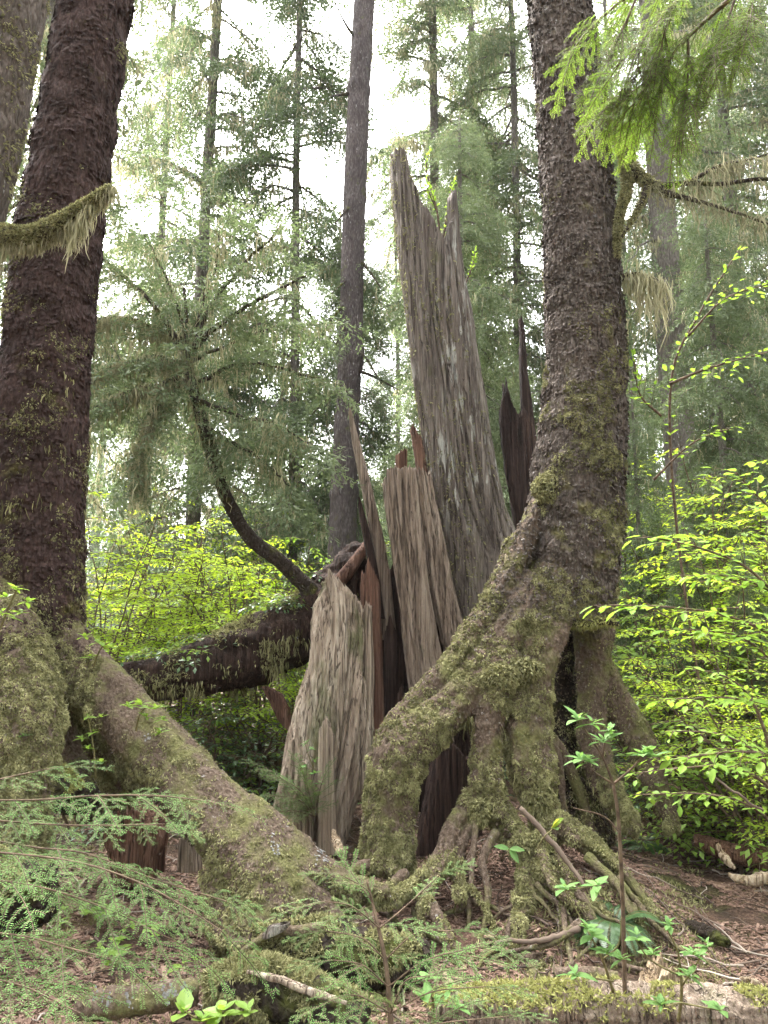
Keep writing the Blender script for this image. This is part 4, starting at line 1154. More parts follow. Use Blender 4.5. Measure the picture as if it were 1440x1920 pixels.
piece('charred_core', 'wood_dark', [(745, 1295), (742, 1350), (735, 1450)], [(760, 1290), (768, 1350), (775, 1450)], 6.05, 0.05, [(-1, 1300), (0, 1285), (1, 1310)], 1450, 40, 40, 16, 0.015, 0.005, 6, 0.6, 6, 12)
piece('dark_hollow_back', 'wood_dark', [(815, 1390), (800, 1470), (785, 1560), (780, 1640)], [(870, 1390), (890, 1470), (905, 1560), (920, 1640)], 5.45, 0.14, [(-1, 1400), (-0.3, 1385), (0.3, 1395), (1, 1420)], 1650, 80, 60, 17, 0.03, 0.008, 8, 0.6, 7, 16)  # rotten core behind the root hollow, added dark to read as its shade
piece('torn_slab', 'wood_dark',
  [(944, 712), (939, 765), (941, 830), (950, 900), (962, 970), (975, 1060)],
  [(958, 712), (985, 760), (998, 800), (1004, 860), (1003, 940), (1010, 1060)], 6.5, 0.10,
  [(-1, 770), (-0.75, 712), (-0.6, 716), (-0.3, 756), (0.0, 778), (0.2, 790), (0.5, 770), (0.75, 765), (1, 800)], 1060, 160, 140, 18, 0.028, 0.007, 6, 0.6, 7, 16)
piece('lance_splinter', 'wood_dark',
  [(972, 592), (975, 640), (974, 690), (976, 760), (984, 850), (985, 900)],
  [(980, 592), (985, 640), (989, 700), (998, 760), (1006, 820), (1008, 900)], 6.55, 0.05, [(-1, 600), (0, 592), (1, 606)], 900, 40, 80, 19, 0.010, 0.004, 4, 0.6, 6, 8)
piece('toe', 'wood_tan', [(553, 1440), (549, 1500), (546, 1590)], [(584, 1440), (586, 1500), (588, 1590)], 5.55, 0.07, [(-1, 1440), (0, 1420), (1, 1440)], 1600, 50, 40, 20, 0.014, 0.006, 6, 0.6, 6, 10)
piece('toe', 'wood_tan', [(598, 1380), (597, 1480), (596, 1590)], [(626, 1380), (628, 1480), (634, 1590)], 5.52, 0.07, [(-1, 1370), (0, 1340), (1, 1380)], 1600, 50, 50, 21, 0.014, 0.006, 6, 0.6, 6, 10)

# ---------------------------------------------------------------- fallen log with the curved young hemlock
lb_ = P(450, 1245, 6.7)
log = thing('fallen_log', 'thick dark mossy log leaning from the stump down to the left buttress root', 'log', lb_)
path, rad = pxpath([(215, 1278, 6.3, 60), (270, 1275, 6.4, 74), (340, 1262, 6.5, 92), (430, 1238, 6.6, 116), (510, 1205, 6.65, 126), (590, 1158, 6.7, 116), (650, 1095, 6.75, 100), (690, 1035, 6.8, 74)], 120)
V, Q, T = tube(path, rad, 72, True, 0.10, 8); N = vnormals(V, Q, T)
V = V + N * (0.05 * fbm(V * [2.5, 5, 5], 3) + 0.02 * fbm(V * [5, 26, 26], 3))[:, None]
tp = T; part('trunk', MB().add(V, Q, T), M['wood_dark'], log)
N = vnormals(V, Q, T)
p_, n_ = sample(V, Q, 34000, 81)
s = (np.random.default_rng(8).random(len(p_)) < np.clip(fbm(p_ * 3, 3) * 2.4 + 0.15, 0, 1)) & (n_[:, 2] > -0.3) & (p_[:, 0] < -0.75)
part('moss', blades(p_[s], n_[s], 0.012, 0.04, 0.008, 0.5, 0.9, 2, 82), M['moss'], log, False)
s = (n_[:, 2] < -0.2) & (fbm(p_ * 4, 2) > 0.1)
part('hanging_moss', strands(p_[s][:500], 0.05, 0.2, 0.009, 83, None, 3, 0.02), M['moss'], log, False)
mb = MB()
for l in [[(600, 1120, 6.4, 20), (640, 1085, 6.45, 26), (676, 1040, 6.5, 22), (690, 1015, 6.55, 14)]]:
    a, b = pxpath(l, 24); mb.add(*tube(a, b, 8, True, 0.2), rnd=0.5)
part('split_ridge', mb, M['wood_red'], log)
mb = MB(); V2, Q2, T2 = splinter([(490, 1288), (507, 1320), (520, 1350), (540, 1370)], [(497, 1284), (530, 1300), (545, 1330), (549, 1372)], 6.3, 0.05, [(-1, 1288), (0, 1284), (1, 1292)], 1372, 40, 40, 30, 0.01, 0.004, 4, 0.6, 6, 6)
part('broken_stub', mb.add(V2, Q2, T2), M['wood_red'], log)
g_ = np.random.default_rng(85)
s = np.where((n_[:, 2] > 0.45) & (n_[:, 1] < 0.4) & (p_[:, 0] < -0.6))[0]
for k in range(18):
    c = p_[s[g_.integers(len(s))]]; mb, sm = MB(), MB()
    for q in range(7):
        az = g_.uniform(0, 6.28); l = g_.uniform(0.12, 0.3); u = np.linspace(0, 1, 6)
        bp = c + np.array([math.cos(az), math.sin(az), 0]) * (l * u)[:, None] + np.array([0, 0, 1.0]) * (l * (0.9 * u - 0.9 * u * u))[:, None]
        sm.add(*tube(bp, np.linspace(0.003, 0.001, 6), 4, False), rnd=0.5)
        twig_leaves(bp, 0.06, 0.03, mb, g_, LEAF, 0.7)
    place = ('at its low left end' if c[0] < -1.75 else 'midway along it' if c[0] < -1.15 else 'near its high right end')
    r = thing('log_seedling', 'small dark leafy seedling growing on top of the fallen log, ' + place, 'seedling', c, 'leafy seedlings on the fallen log')
    part('stems', sm, M['stem'], r); part('leaves', mb, M['leaf_dark' if k % 3 else 'leaf_mid'], r, False)

# curved young hemlock on the log
hb = P(585, 1112, 6.55)
hem = thing('curved_hemlock', 'slender young hemlock curving up from the fallen log, its crown hung with lichen', 'tree', hb)
tk, fo, li = MB(), MB(), []
path, rad = pxpath([(590, 1116, 6.55, 34), (560, 1085, 6.5, 30), (520, 1048, 6.45, 28), (470, 1010, 6.4, 27), (435, 955, 6.35, 25), (412, 900, 6.3, 24), (394, 840, 6.3, 26), (376, 780, 6.3, 22), (360, 720, 6.3, 18), (352, 665, 6.3, 13), (350, 600, 6.35, 7), (345, 540, 6.4, 5)], 120)
tk.add(*tube(path, rad, 14, True, 0.15, 4), rnd=0.5)
tsel = slice(52, 110)
g_ = np.random.default_rng(91)
BR = [[(355, 668, 6.3, 16), (300, 590, 6.2, 10), (230, 520, 6.1, 7), (180, 480, 6.0, 4)],
 [(358, 660, 6.3, 14), (420, 600, 6.2, 10), (500, 560, 6.1, 8), (580, 525, 6.0, 4)],
 [(360, 665, 6.3, 12), (400, 560, 6.4, 8), (460, 490, 6.4, 6), (510, 430, 6.4, 4)],
 [(350, 690, 6.3, 14), (280, 670, 6.1, 9), (220, 680, 5.95, 8), (165, 690, 5.85, 5)],
 [(352, 640, 6.3, 10), (320, 540, 6.4, 6), (270, 440, 6.4, 4)],
 [(360, 700, 6.3, 14), (290, 720, 6.0, 9), (230, 735, 5.85, 8), (165, 762, 5.75, 5)],
 [(365, 720, 6.3, 10), (430, 690, 6.4, 8), (520, 690, 6.4, 6), (620, 720, 6.4, 3)],
 [(372, 750, 6.3, 10), (450, 780, 6.2, 8), (520, 800, 6.1, 6), (590, 830, 6.1, 3)],
 [(385, 800, 6.3, 9), (440, 830, 6.2, 7), (500, 860, 6.1, 5), (550, 905, 6.0, 3)],
 [(360, 700, 6.3, 10), (300, 760, 6.0, 7), (260, 830, 5.9, 5), (250, 900, 5.8, 3)],
 [(352, 640, 6.3, 8), (390, 540, 6.5, 5), (410, 470, 6.5, 3), (415, 420, 6.5, 2)],
 [(350, 640, 6.3, 10), (260, 600, 6.3, 7), (190, 590, 6.1, 5), (140, 575, 6.0, 3)],
 [(355, 680, 6.3, 8), (420, 650, 6.6, 6), (520, 610, 6.7, 5), (640, 600, 6.8, 3)]]
for k, l in enumerate(BR):
    a, b = pxpath(l, 30); a[2:] += np.cumsum(g_.normal(0, 0.006, (28, 3)), 0)
    tk.add(*tube(a, b, 6, False, 0.2, k), rnd=0.5)
    d = unit(np.gradient(a, axis=0)); m = 34
    j = g_.integers(3, 30, m)
    lat = unit(np.cross(d[j], [0, 0, 1.0])) * g_.choice([-1, 1], (m, 1))
    f = unit(d[j] * 0.8 + lat * g_.uniform(0.3, 1.0, (m, 1)) - np.array([0, 0, 1]) * g_.uniform(0, 0.6, (m, 1)))
    ws = g_.integers(0, 5, m); up = unit(np.array([0, 0, 1.0]) + g_.normal(0, 0.25, (m, 3))); sc = g_.uniform(0.25, 0.6, m)
    for q in range(5):
        stamp((FAR[q][0] * [1, 1, 1], FAR[q][1], FAR[q][2]), a[j][ws == q], f[ws == q], up[ws == q], sc[ws == q], fo, g_)
    li.append(a[g_.integers(2, 30, 170 if k in (3, 5, 9, 11) else 40)])
m = 90; j = g_.integers(50, 116, m); az = g_.uniform(0, 6.28, m)
f = unit(np.stack([np.cos(az), np.sin(az) - 0.4, g_.uniform(-0.9, 0.1, m)], 1)); ws = g_.integers(0, 5, m)
for q in range(5):
    stamp(FAR[q], path[j][ws == q], f[ws == q], unit(np.array([0, 0, 1.0]) + g_.normal(0, 0.3, ((ws == q).sum(), 3))), g_.uniform(0.25, 0.6, (ws == q).sum()), fo, g_)
part('trunk', tk, M['bark_limb'], hem); part('crown', fo, M['needles_far'], hem, False)
ls = strands(np.vstack(li), 0.1, 0.42, 0.009, 92, None, 5, 0.04)
strands(path[g_.integers(48, 108, 220)], 0.08, 0.35, 0.010, 93, ls, 6, 0.03)
part('hanging_lichen', ls, M['lichen'], hem, False)
# ---------------------------------------------------------------- trees further back
V0 = conifer_data(101, 22, 0.10, 0.18, 2.1, 92, 0.8, 0.9, 0.3)
V1 = conifer_data(102, 26, 0.13, 0.14, 2.5, 120, 1.8, 0.85, 0.33)
V2 = conifer_data(103, 20, 0.08, 0.10, 2.0, 112, 0.8, 1.0, 0.2)
V3 = conifer_data(104, 30, 0.13, 0.18, 2.6, 120, 1.9, 0.8, 0.38)
V5 = conifer_data(106, 26, 0.25, 0.26, 2.4, 75, 1.5, 0.7, 0.5)
V4 = conifer_data(105, 12, 0.09, 0.05, 1.8, 80, 0.25, 1.1, 0.1)
def at(x, y, D):
    p = P(x, y, D); p[2] = ground(p[0], p[1])[0] - 0.05
    return p
TREES = [  # x in the photograph, depth, kind, turn, scale, label
 (362, 13.5, V1, 0.3, 1.0, 'lichen-draped conifer with a pale forked-looking trunk, left of the white sky gap'),
 (272, 18.0, V3, 1.1, 0.9, 'thin pale trunk with sparse branches just right of the dark purple-brown conifer'),
 (545, 12.5, V2, 2.0, 1.0, 'dense green conifer filling the space left of the slim bare trunk'),
 (822, 14.0, V3, 0.9, 0.9, 'tall shaggy conifer with drooping branches rising behind the stump spires'),
 (908, 17.0, V1, 2.4, 1.0, 'grey conifer between the stump and the stilt-rooted tree, drooping with lichen'),
 (985, 14.0, V2, 5.2, 1.1, 'dark conifer directly behind the stilt-rooted trunk'),
 (1285, 10.5, V5, 3.3, 0.95, 'thick pale-barked conifer on the right behind the bright shrubs'),
 (1425, 13.0, V1, 0.1, 1.0, 'feathery conifer at the top right corner'),
 (1195, 19.0, V0, 1.7, 1.1, 'slim pale trunk glimpsed just right of the stilt-rooted conifer'),
 (745, 21.0, V0, 2.9, 0.8, 'small hazy conifer in the pale gap left of the tall grey slab'),
 (1370, 18.0, V2, 2.2, 1.1, 'green conifer behind the arching twig at the right edge'),
 (20, 9.5, V1, 1.4, 0.9, 'conifer foliage showing between the two dark trunks at the left'),
 (1520, 15.0, V0, 4.4, 1.1, 'conifer cut off by the right edge of the view'),
]
for x, D, data, rz, sc, lab in TREES:
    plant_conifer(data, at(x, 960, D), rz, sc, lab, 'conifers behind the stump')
for x, D, data, rz, sc, lab in [
 (660, 12.0, V4, 1.9, 0.75, 'young hemlock at the foot of the slim bare trunk'),
 (880, 9.5, V4, 3.1, 0.75, 'young hemlock behind the tall grey slab'),
 (1205, 8.0, V4, 0.9, 0.38, 'young hemlock right behind the stilt roots'),
 (1380, 8.5, V4, 2.5, 0.6, 'young hemlock at the right edge among the bright shrubs'),
 (1290, 6.6, V4, 4.6, 0.22, 'low dark hemlock sapling beside the far right stilt root'),
 (1400, 6.2, V4, 1.2, 0.2, 'low dark hemlock sapling at the right edge above the bare ground')]:
    plant_conifer(data, at(x, 1100, D), rz, sc, lab, 'young hemlocks under the big trees', 'young_hemlock')

# slim bare trunk in the sky gap
tb = at(638, 960, 10.5)
slim = thing('slim_conifer', 'tall slim bare grey-brown trunk standing alone in the white sky gap', 'tree', tb)
path, rad = pxpath([(695, -260, 10.5, 38), (683, 0, 10.5, 39), (672, 200, 10.5, 41), (662, 460, 10.5, 43), (657, 650, 10.5, 44), (650, 800, 10.5, 47), (642, 1000, 10.5, 52), (636, 1180, 10.5, 58), (632, 1320, 10.5, 74)], 260)
V, Q, T = tube(path, rad, 40, True, 0.05, 2); N = vnormals(V, Q, T)
bl = np.maximum(0, perlin(V * [1.5, 1.5, 2.6] + 3) - 0.28) * 0.16
V = V + N * (0.010 * fbm(V * [14, 14, 6], 3) + bl)[:, None]
mb = MB().add(V, Q, T)
part('trunk', mb, M['bark_slim'], slim)
g_ = np.random.default_rng(120); mb, fo = MB(), MB()
for x, y, dx, dy in [(676, 82, -50, -80), (660, 175, -40, 6), (655, 690, 90, 40), (660, 560, -60, 70), (664, 480, 50, 60), (652, 720, -70, 60), (668, 380, -40, 40), (656, 640, 60, 80), (655, 600, -30, 60), (662, 520, -40, 30)]:
    a, b = pxpath([(x, y, 10.5, 8), (x + dx * .5, y + dy * .4, 10.3, 5), (x + dx, y + dy, 10.1, 2)], 14)
    part('branch', MB().add(*tube(a, b, 6, False), rnd=0.5), M['bark_limb'], slim)
    if y > 400:
        m = 12; j = g_.integers(4, 14, m); f = unit(np.array([dx / 60, -0.3, -0.5]) + g_.normal(0, 0.4, (m, 3)))
        stamp(FAR[1], a[j], f, unit(np.array([0, 0, 1.0]) + g_.normal(0, .3, (m, 3))), g_.uniform(0.25, 0.5, m), fo, g_)
part('crown', fo, M['needles_far'], slim, False)

# far-off wood, one mass
g_ = np.random.default_rng(130); cm = MB()
BB, FF, UU, SS = [], [], [], []
for k in range(195):
    y = g_.uniform(26, 62); x = g_.uniform(-0.62, 0.66) * y; h = g_.uniform(4, 15) * (0.6 + y / 90)
    if k >= 130:      # the wood goes on unseen round the viewer, added to cut the front light
        az = g_.uniform(0.75, 5.53); y = math.cos(az) * g_.uniform(9, 24); x = math.sin(az) * g_.uniform(9, 24); h = g_.uniform(14, 22)
    z0 = ground(x, y)[0]
    m = 190
    t = g_.random(m) ** 0.9; az = g_.uniform(0, 6.28, m); rr = (1 - t) ** 0.8 * h * 0.16 * g_.uniform(0.3, 1, m)
    BB.append(np.stack([x + np.cos(az) * rr, y + np.sin(az) * rr, z0 + t * h], 1))
    FF.append(unit(np.stack([np.cos(az), np.sin(az), g_.uniform(-0.7, -0.1, m)], 1)))
    UU.append(unit(np.array([0, 0, 1.0]) + g_.normal(0, .3, (m, 3)))); SS.append(g_.uniform(0.9, 1.9, m))
BB, FF, UU, SS = np.vstack(BB), np.vstack(FF), np.vstack(UU), np.concatenate(SS)
wq = g_.integers(0, 5, len(BB))
for q in range(5): stamp((FAR[q][0], FAR[q][1], FAR[q][2]), BB[wq == q], FF[wq == q], UU[wq == q], SS[wq == q], cm, g_)
V, Q, T, r = cm.arrays()
fw = tag(link('far_wood', mesh('far_wood', V, Q, None, r, False, M['needles_far'])), 'pale mass of far conifers behind everything, with unseen trees round the viewer added to cut front light', 'trees', None, 'stuff')
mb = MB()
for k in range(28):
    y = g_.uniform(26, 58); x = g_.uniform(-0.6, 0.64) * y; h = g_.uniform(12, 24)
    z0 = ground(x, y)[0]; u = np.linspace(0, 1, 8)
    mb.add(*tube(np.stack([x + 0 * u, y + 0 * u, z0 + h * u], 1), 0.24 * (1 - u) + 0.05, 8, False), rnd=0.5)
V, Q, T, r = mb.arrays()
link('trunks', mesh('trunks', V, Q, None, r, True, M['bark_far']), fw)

# ---------------------------------------------------------------- shrubs of the understorey
S0 = shrub_data(201, 3.4, 1.3, 9, 0.068, M['leaf_bright'], LEAF, 15, 0.03)
S1 = shrub_data(202, 2.6, 1.2, 10, 0.058, M['leaf_bright'], LEAF, 13, 0.03)
S2 = shrub_data(203, 3.0, 1.3, 6, 0.07, M['leaf_mid'])
S3 = shrub_data(204, 1.1, 0.7, 8, 0.055, M['leaf_mid'], LEAF, 9, 0.03, 0.15)
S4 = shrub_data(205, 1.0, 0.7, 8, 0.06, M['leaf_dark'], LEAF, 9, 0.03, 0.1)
SHRUBS = [
 (185, 7.8, S0, 0.2, 1.0, 'bright yellow-green shrub right beside the dark purple-brown trunk'),
 (270, 8.6, S1, 1.3, 1.2, 'bright shrub above the left end of the fallen log'),
 (345, 7.9, S0, 2.3, 0.95, 'bright shrub above the middle of the fallen log'),
 (430, 8.8, S1, 3.6, 1.2, 'bright shrub behind the bend of the curved hemlock stem'),
 (505, 8.0, S0, 4.8, 0.92, 'bright shrub right of the curved hemlock stem'),
 (575, 9.2, S2, 0.8, 1.0, 'greener shrub close left of the stump splinters'),
 (120, 9.5, S2, 5.0, 1.2, 'greener shrub half behind the dark purple-brown trunk'),
 (300, 11.0, S1, 5.5, 1.5, 'farther bright shrub over the middle of the left thicket'),
 (470, 11.5, S0, 2.9, 1.2, 'farther bright shrub behind the thicket left of the stump'),
 (640, 12.0, S1, 1.0, 1.5, 'shrub in front of the slim bare trunk'),
 (905, 10.0, S2, 3.9, 1.2, 'shrub showing between the grey slab and the torn dark slab'),
 (985, 11.0, S1, 0.4, 1.4, 'shrub behind the torn dark slab'),
 (1190, 8.0, S2, 1.9, 1.2, 'tall green shrub just right of the stilt-rooted trunk'),
 (1255, 6.9, S2, 3.0, 0.9, 'green shrub behind the far right stilt root'),
 (1330, 7.4, S0, 0.9, 1.0, 'tall bright shrub in front of the thick pale-barked conifer'),
 (1420, 6.4, S1, 2.6, 1.05, 'bright shrub at the right edge over the dark understorey'),
 (1440, 8.6, S0, 4.1, 1.25, 'tallest bright shrub at the right edge'),
 (1280, 9.8, S1, 5.1, 1.5, 'bright shrub farther back at the right'),
 (1360, 5.6, S3, 0.3, 1.25, 'low green shrub above the bare ground at the right'),
 (1240, 5.9, S3, 1.6, 1.2, 'low green shrub against the far right stilt root'),
 (1440, 5.2, S3, 4.0, 1.1, 'low green shrub cut by the right edge'),
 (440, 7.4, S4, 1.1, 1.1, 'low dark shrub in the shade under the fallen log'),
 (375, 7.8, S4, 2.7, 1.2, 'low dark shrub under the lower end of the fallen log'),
 (500, 7.9, S3, 0.6, 1.2, 'low green shrub between the fallen log and the leaning tan slab'),
 (1385, 7.0, S0, 5.4, 0.85, 'bright shrub with tall stems near the right edge, ahead of the green conifer'),
 (1225, 9.0, S1, 3.3, 1.5, 'bright shrub close behind the right side of the stilt-rooted trunk'),
 (1300, 6.2, S1, 4.7, 0.8, 'bright shrub rising over the low dark hemlock sapling beside the far right stilt root'),
 (1400, 5.2, S1, 1.4, 0.75, 'bright shrub by the right edge, behind the near large-leaved shrub'),
 (1460, 7.2, S0, 0.7, 1.1, 'tall bright shrub half cut by the right edge'),
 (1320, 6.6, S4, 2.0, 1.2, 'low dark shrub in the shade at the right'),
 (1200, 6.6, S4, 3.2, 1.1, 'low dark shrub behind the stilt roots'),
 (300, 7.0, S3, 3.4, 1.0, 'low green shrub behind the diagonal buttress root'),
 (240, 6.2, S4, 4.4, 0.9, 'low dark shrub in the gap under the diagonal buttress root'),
]
for x, D, data, rz, sc, lab in SHRUBS:
    plant_shrub(data, at(x, 1150, D), rz, sc, lab, 'shrubs of the understorey')

# ---------------------------------------------------------------- ferns
FA = fern_data(301, 16, 0.55)
for x, y, sc, rz, lab in [(1150, 1740, 0.62, 0.4, 'sword fern under the mossy roots right of the lone tall stem'), (1205, 1590, 0.6, 1.2, 'small fern behind the lone tall stem, below the dark back root'), (1330, 1530, 0.7, 2.0, 'fern in the shade at the right edge of the bare ground'), (450, 1440, 1.0, 0.9, 'fern in the shade between the diagonal root and the leaning tan slab'), (1270, 1480, 0.8, 2.6, 'fern below the low green shrubs right of the stilt roots')]:
    c = G(x, y)
    r = thing('sword_fern', lab, 'fern', c); r.scale = (sc,) * 3; r.rotation_euler = (0, 0, rz)
    link('stalks', FA[0], r); link('fronds', FA[1], r)

# ---------------------------------------------------------------- foreground saplings
stem = pxpath([(-95, 2650, 1.77, 30), (-90, 2150, 1.77, 26), (-95, 1800, 1.77, 22), (-105, 1500, 1.80, 18), (-110, 1380, 1.84, 10)], 30)
c = P(-90, 2150, 1.77); c[2] = ground(c[0], c[1])[0]
sapling('hemlock_sapling', 'feathery young hemlock reaching in from the left edge in front of the buttress root', stem, [
 [(-100, 1500, 1.87, 8), (60, 1500, 1.87, 6), (180, 1492, 1.84, 5), (290, 1492, 1.80, 4), (375, 1500, 1.77, 2)],
 [(-100, 1560, 1.84, 8), (60, 1588, 1.84, 6), (160, 1600, 1.80, 5), (280, 1645, 1.77, 4), (425, 1690, 1.73, 2)],
 [(-100, 1590, 1.80, 8), (120, 1612, 1.77, 6), (250, 1650, 1.73, 4), (345, 1700, 1.70, 3), (415, 1745, 1.69, 2)],
 [(-100, 1530, 1.90, 8), (80, 1545, 1.90, 6), (200, 1548, 1.87, 4), (310, 1545, 1.84, 2)],
 [(-100, 1640, 1.77, 8), (60, 1660, 1.73, 6), (190, 1700, 1.70, 4), (330, 1765, 1.67, 2)],
 [(-100, 1740, 1.70, 8), (40, 1755, 1.67, 5), (120, 1775, 1.65, 4), (215, 1800, 1.63, 2)],
 [(-100, 1820, 1.63, 8), (30, 1845, 1.60, 5), (90, 1870, 1.56, 4), (150, 1900, 1.55, 2)],
 [(-100, 1480, 1.94, 8), (-20, 1465, 1.94, 5), (50, 1450, 1.94, 3), (100, 1440, 1.94, 2)],
 ],
 M['needles'], c, NEAR_S, (0.55, 1.0), 0.052, 5)
stem = pxpath([(740, 2600, 1.94, 18), (735, 2040, 1.94, 14), (732, 1900, 1.96, 11), (722, 1800, 1.98, 9), (700, 1700, 2.02, 6), (688, 1650, 2.03, 3)], 30)
c = P(735, 2040, 1.94); c[2] = ground(c[0], c[1])[0]
sapling('hemlock_sapling', 'feathery young hemlock in the middle of the bottom edge, between the mossy logs', stem, [
 [(722, 1800, 1.98, 5), (680, 1760, 1.96, 4), (610, 1745, 1.94, 2)], [(728, 1850, 1.96, 5), (680, 1810, 1.93, 4), (625, 1800, 1.91, 2)],
 [(712, 1740, 2.00, 4), (660, 1700, 1.98, 3), (610, 1690, 1.96, 2)], [(712, 1740, 2.00, 4), (760, 1700, 2.02, 3), (825, 1640, 2.05, 2)],
 [(722, 1800, 1.98, 5), (780, 1750, 1.98, 4), (850, 1745, 1.98, 2)], [(728, 1850, 1.96, 5), (800, 1800, 1.94, 4), (900, 1775, 1.94, 2)],
 [(732, 1900, 1.94, 5), (810, 1860, 1.91, 4), (910, 1850, 1.89, 2)], [(732, 1900, 1.94, 5), (680, 1870, 1.91, 4), (650, 1865, 1.87, 2)],
 [(734, 1950, 1.91, 5), (820, 1920, 1.87, 4), (960, 1905, 1.84, 2)], [(700, 1700, 2.02, 4), (690, 1670, 2.02, 3), (640, 1640, 2.02, 2)],
 [(732, 1900, 1.94, 5), (760, 1840, 1.89, 3), (800, 1830, 1.86, 2)], [(734, 1950, 1.91, 5), (700, 1920, 1.87, 4), (690, 1905, 1.86, 2)]],
 M['needles'], c, NEAR_S, (0.5, 0.9), 0.055, 6)
c = P(560, 1530, 5.4)
sapling('hemlock_seedling', 'small feathery hemlock seedling growing against the foot of the leaning tan slab', None, [
 [(590, 1530, 5.45, 6), (560, 1480, 5.4, 4), (505, 1450, 5.35, 2)], [(590, 1530, 5.45, 6), (575, 1470, 5.4, 4), (560, 1430, 5.4, 2)],
 [(590, 1530, 5.45, 6), (560, 1500, 5.35, 4), (500, 1490, 5.3, 2)], [(590, 1530, 5.45, 6), (600, 1480, 5.35, 4), (608, 1455, 5.35, 2)],
 [(590, 1530, 5.45, 6), (550, 1520, 5.35, 4), (505, 1525, 5.3, 2)], [(590, 1530, 5.45, 6), (540, 1470, 5.45, 4), (500, 1440, 5.4, 2)]],
 M['needles'], c, NEAR_S, (0.6, 1.1), 0.03, 8, 'seedling')
c = P(580, 1400, 5.35)
whorl_plant('huckleberry_seedling', 'tiny leafy seedling sprouting from the face of the leaning tan slab', [[(588, 1440, 5.45, 3), (580, 1420, 5.4, 2), (572, 1395, 5.38, 1)]],
 [(572, 1395, 5.38), (585, 1405, 5.4), (590, 1425, 5.38), (565, 1440, 5.35), (590, 1450, 5.35), (600, 1470, 5.35)], 0.05, M['leaf_pale'], c, 9, 'seedling')

# hemlock bough reaching in overhead from a tree outside the view
ob = np.array([2.5, 0.9, 0.0]); ob[2] = ground(2.5, 0.9)[0]
ov = thing('overhanging_hemlock', 'bright green hemlock bough hanging into the top right corner in front of the stilt-rooted trunk', 'tree', ob)
u = np.linspace(0, 1, 14)
part('trunk', MB().add(*tube(ob + np.array([0.05, 0, 9.0]) * u[:, None], 0.16 - 0.1 * u, 14, True, 0.08)), M['bark_right'], ov)
tw, nd = MB(), MB(); g_ = np.random.default_rng(150)
j0 = P(1480, -80, 2.1); hub = ob + np.array([0.02, 0, j0[2] - ob[2] - 0.1])
tw.add(*tube(spline(np.array([hub, (hub + j0) / 2 + [0, 0, 0.12], j0]), 12), np.linspace(0.022, 0.012, 12), 8, True), rnd=0.5)
bough = [[(1480, -80, 2.1, 14), (1380, -10, 2.2, 10), (1290, 70, 2.3, 7), (1230, 140, 2.35, 4), (1180, 205, 2.4, 2)],
 [(1480, -80, 2.1, 14), (1330, -60, 2.3, 9), (1200, -20, 2.45, 6), (1110, 50, 2.5, 4), (1070, 100, 2.5, 2)],
 [(1290, 70, 2.3, 6), (1290, 140, 2.3, 4), (1280, 215, 2.3, 2)], [(1200, -20, 2.45, 5), (1165, 60, 2.45, 4), (1120, 150, 2.45, 2)],
 [(1330, -60, 2.3, 6), (1260, 10, 2.3, 4), (1200, 80, 2.3, 3), (1150, 130, 2.3, 2)], [(1380, -10, 2.2, 6), (1360, 50, 2.2, 4), (1330, 110, 2.2, 2)],
 [(1480, -80, 2.1, 8), (1430, -30, 2.1, 5), (1400, 30, 2.1, 3), (1390, 70, 2.1, 2)], [(1260, 10, 2.3, 4), (1240, 90, 2.35, 3), (1240, 170, 2.35, 2)], [(1200, 80, 2.3, 3), (1190, 150, 2.35, 2), (1150, 200, 2.38, 1)]]
for k, l in enumerate(bough):
    a, b = pxpath(l, 24); tw.add(*tube(a, b, 7, False), rnd=0.5)
    d = unit(np.gradient(a, axis=0)); m = 26; j = g_.integers(5, 24, m)
    lat = unit(np.cross(d[j], [0, 0, 1.0])) * g_.choice([-1, 1], (m, 1))
    f = unit(d[j] * 0.8 + lat * g_.uniform(0.3, 1, (m, 1)) - np.array([0, 0, 1]) * g_.uniform(0.0, 0.5, (m, 1)))
    up = unit(np.array([0, 0, 1.0]) + g_.normal(0, 0.2, (m, 3))); ws = g_.integers(0, 6, m); sc = g_.uniform(0.6, 1.15, m)
    for q in range(6):
        stamp(NEAR_S[q][0], a[j][ws == q], f[ws == q], up[ws == q], sc[ws == q], nd, np.random.default_rng(k * 7 + q))
        stamp(NEAR_S[q][1], a[j][ws == q], f[ws == q], up[ws == q], sc[ws == q], tw, np.random.default_rng(k * 7 + q))
part('bough', tw, M['twig'], ov)
part('foliage', nd, M['needles_gold'], ov, False)
for l in [[(1165, 520, 5.0, 14), (1200, 515, 4.9, 10), (1240, 530, 4.8, 6)]]:
    a, b = pxpath(l, 20); s_ = part('dead_limb', MB().add(*tube(a, b, 8, True, .2)), M['bark_limb'], tr)
    part('hanging_lichen', strands(a[np.random.default_rng(2).integers(2, 20, 60)], 0.1, 0.5, 0.009, 151, None, 6, 0.03), M['lichen'], s_, False, np.array(tr.location))

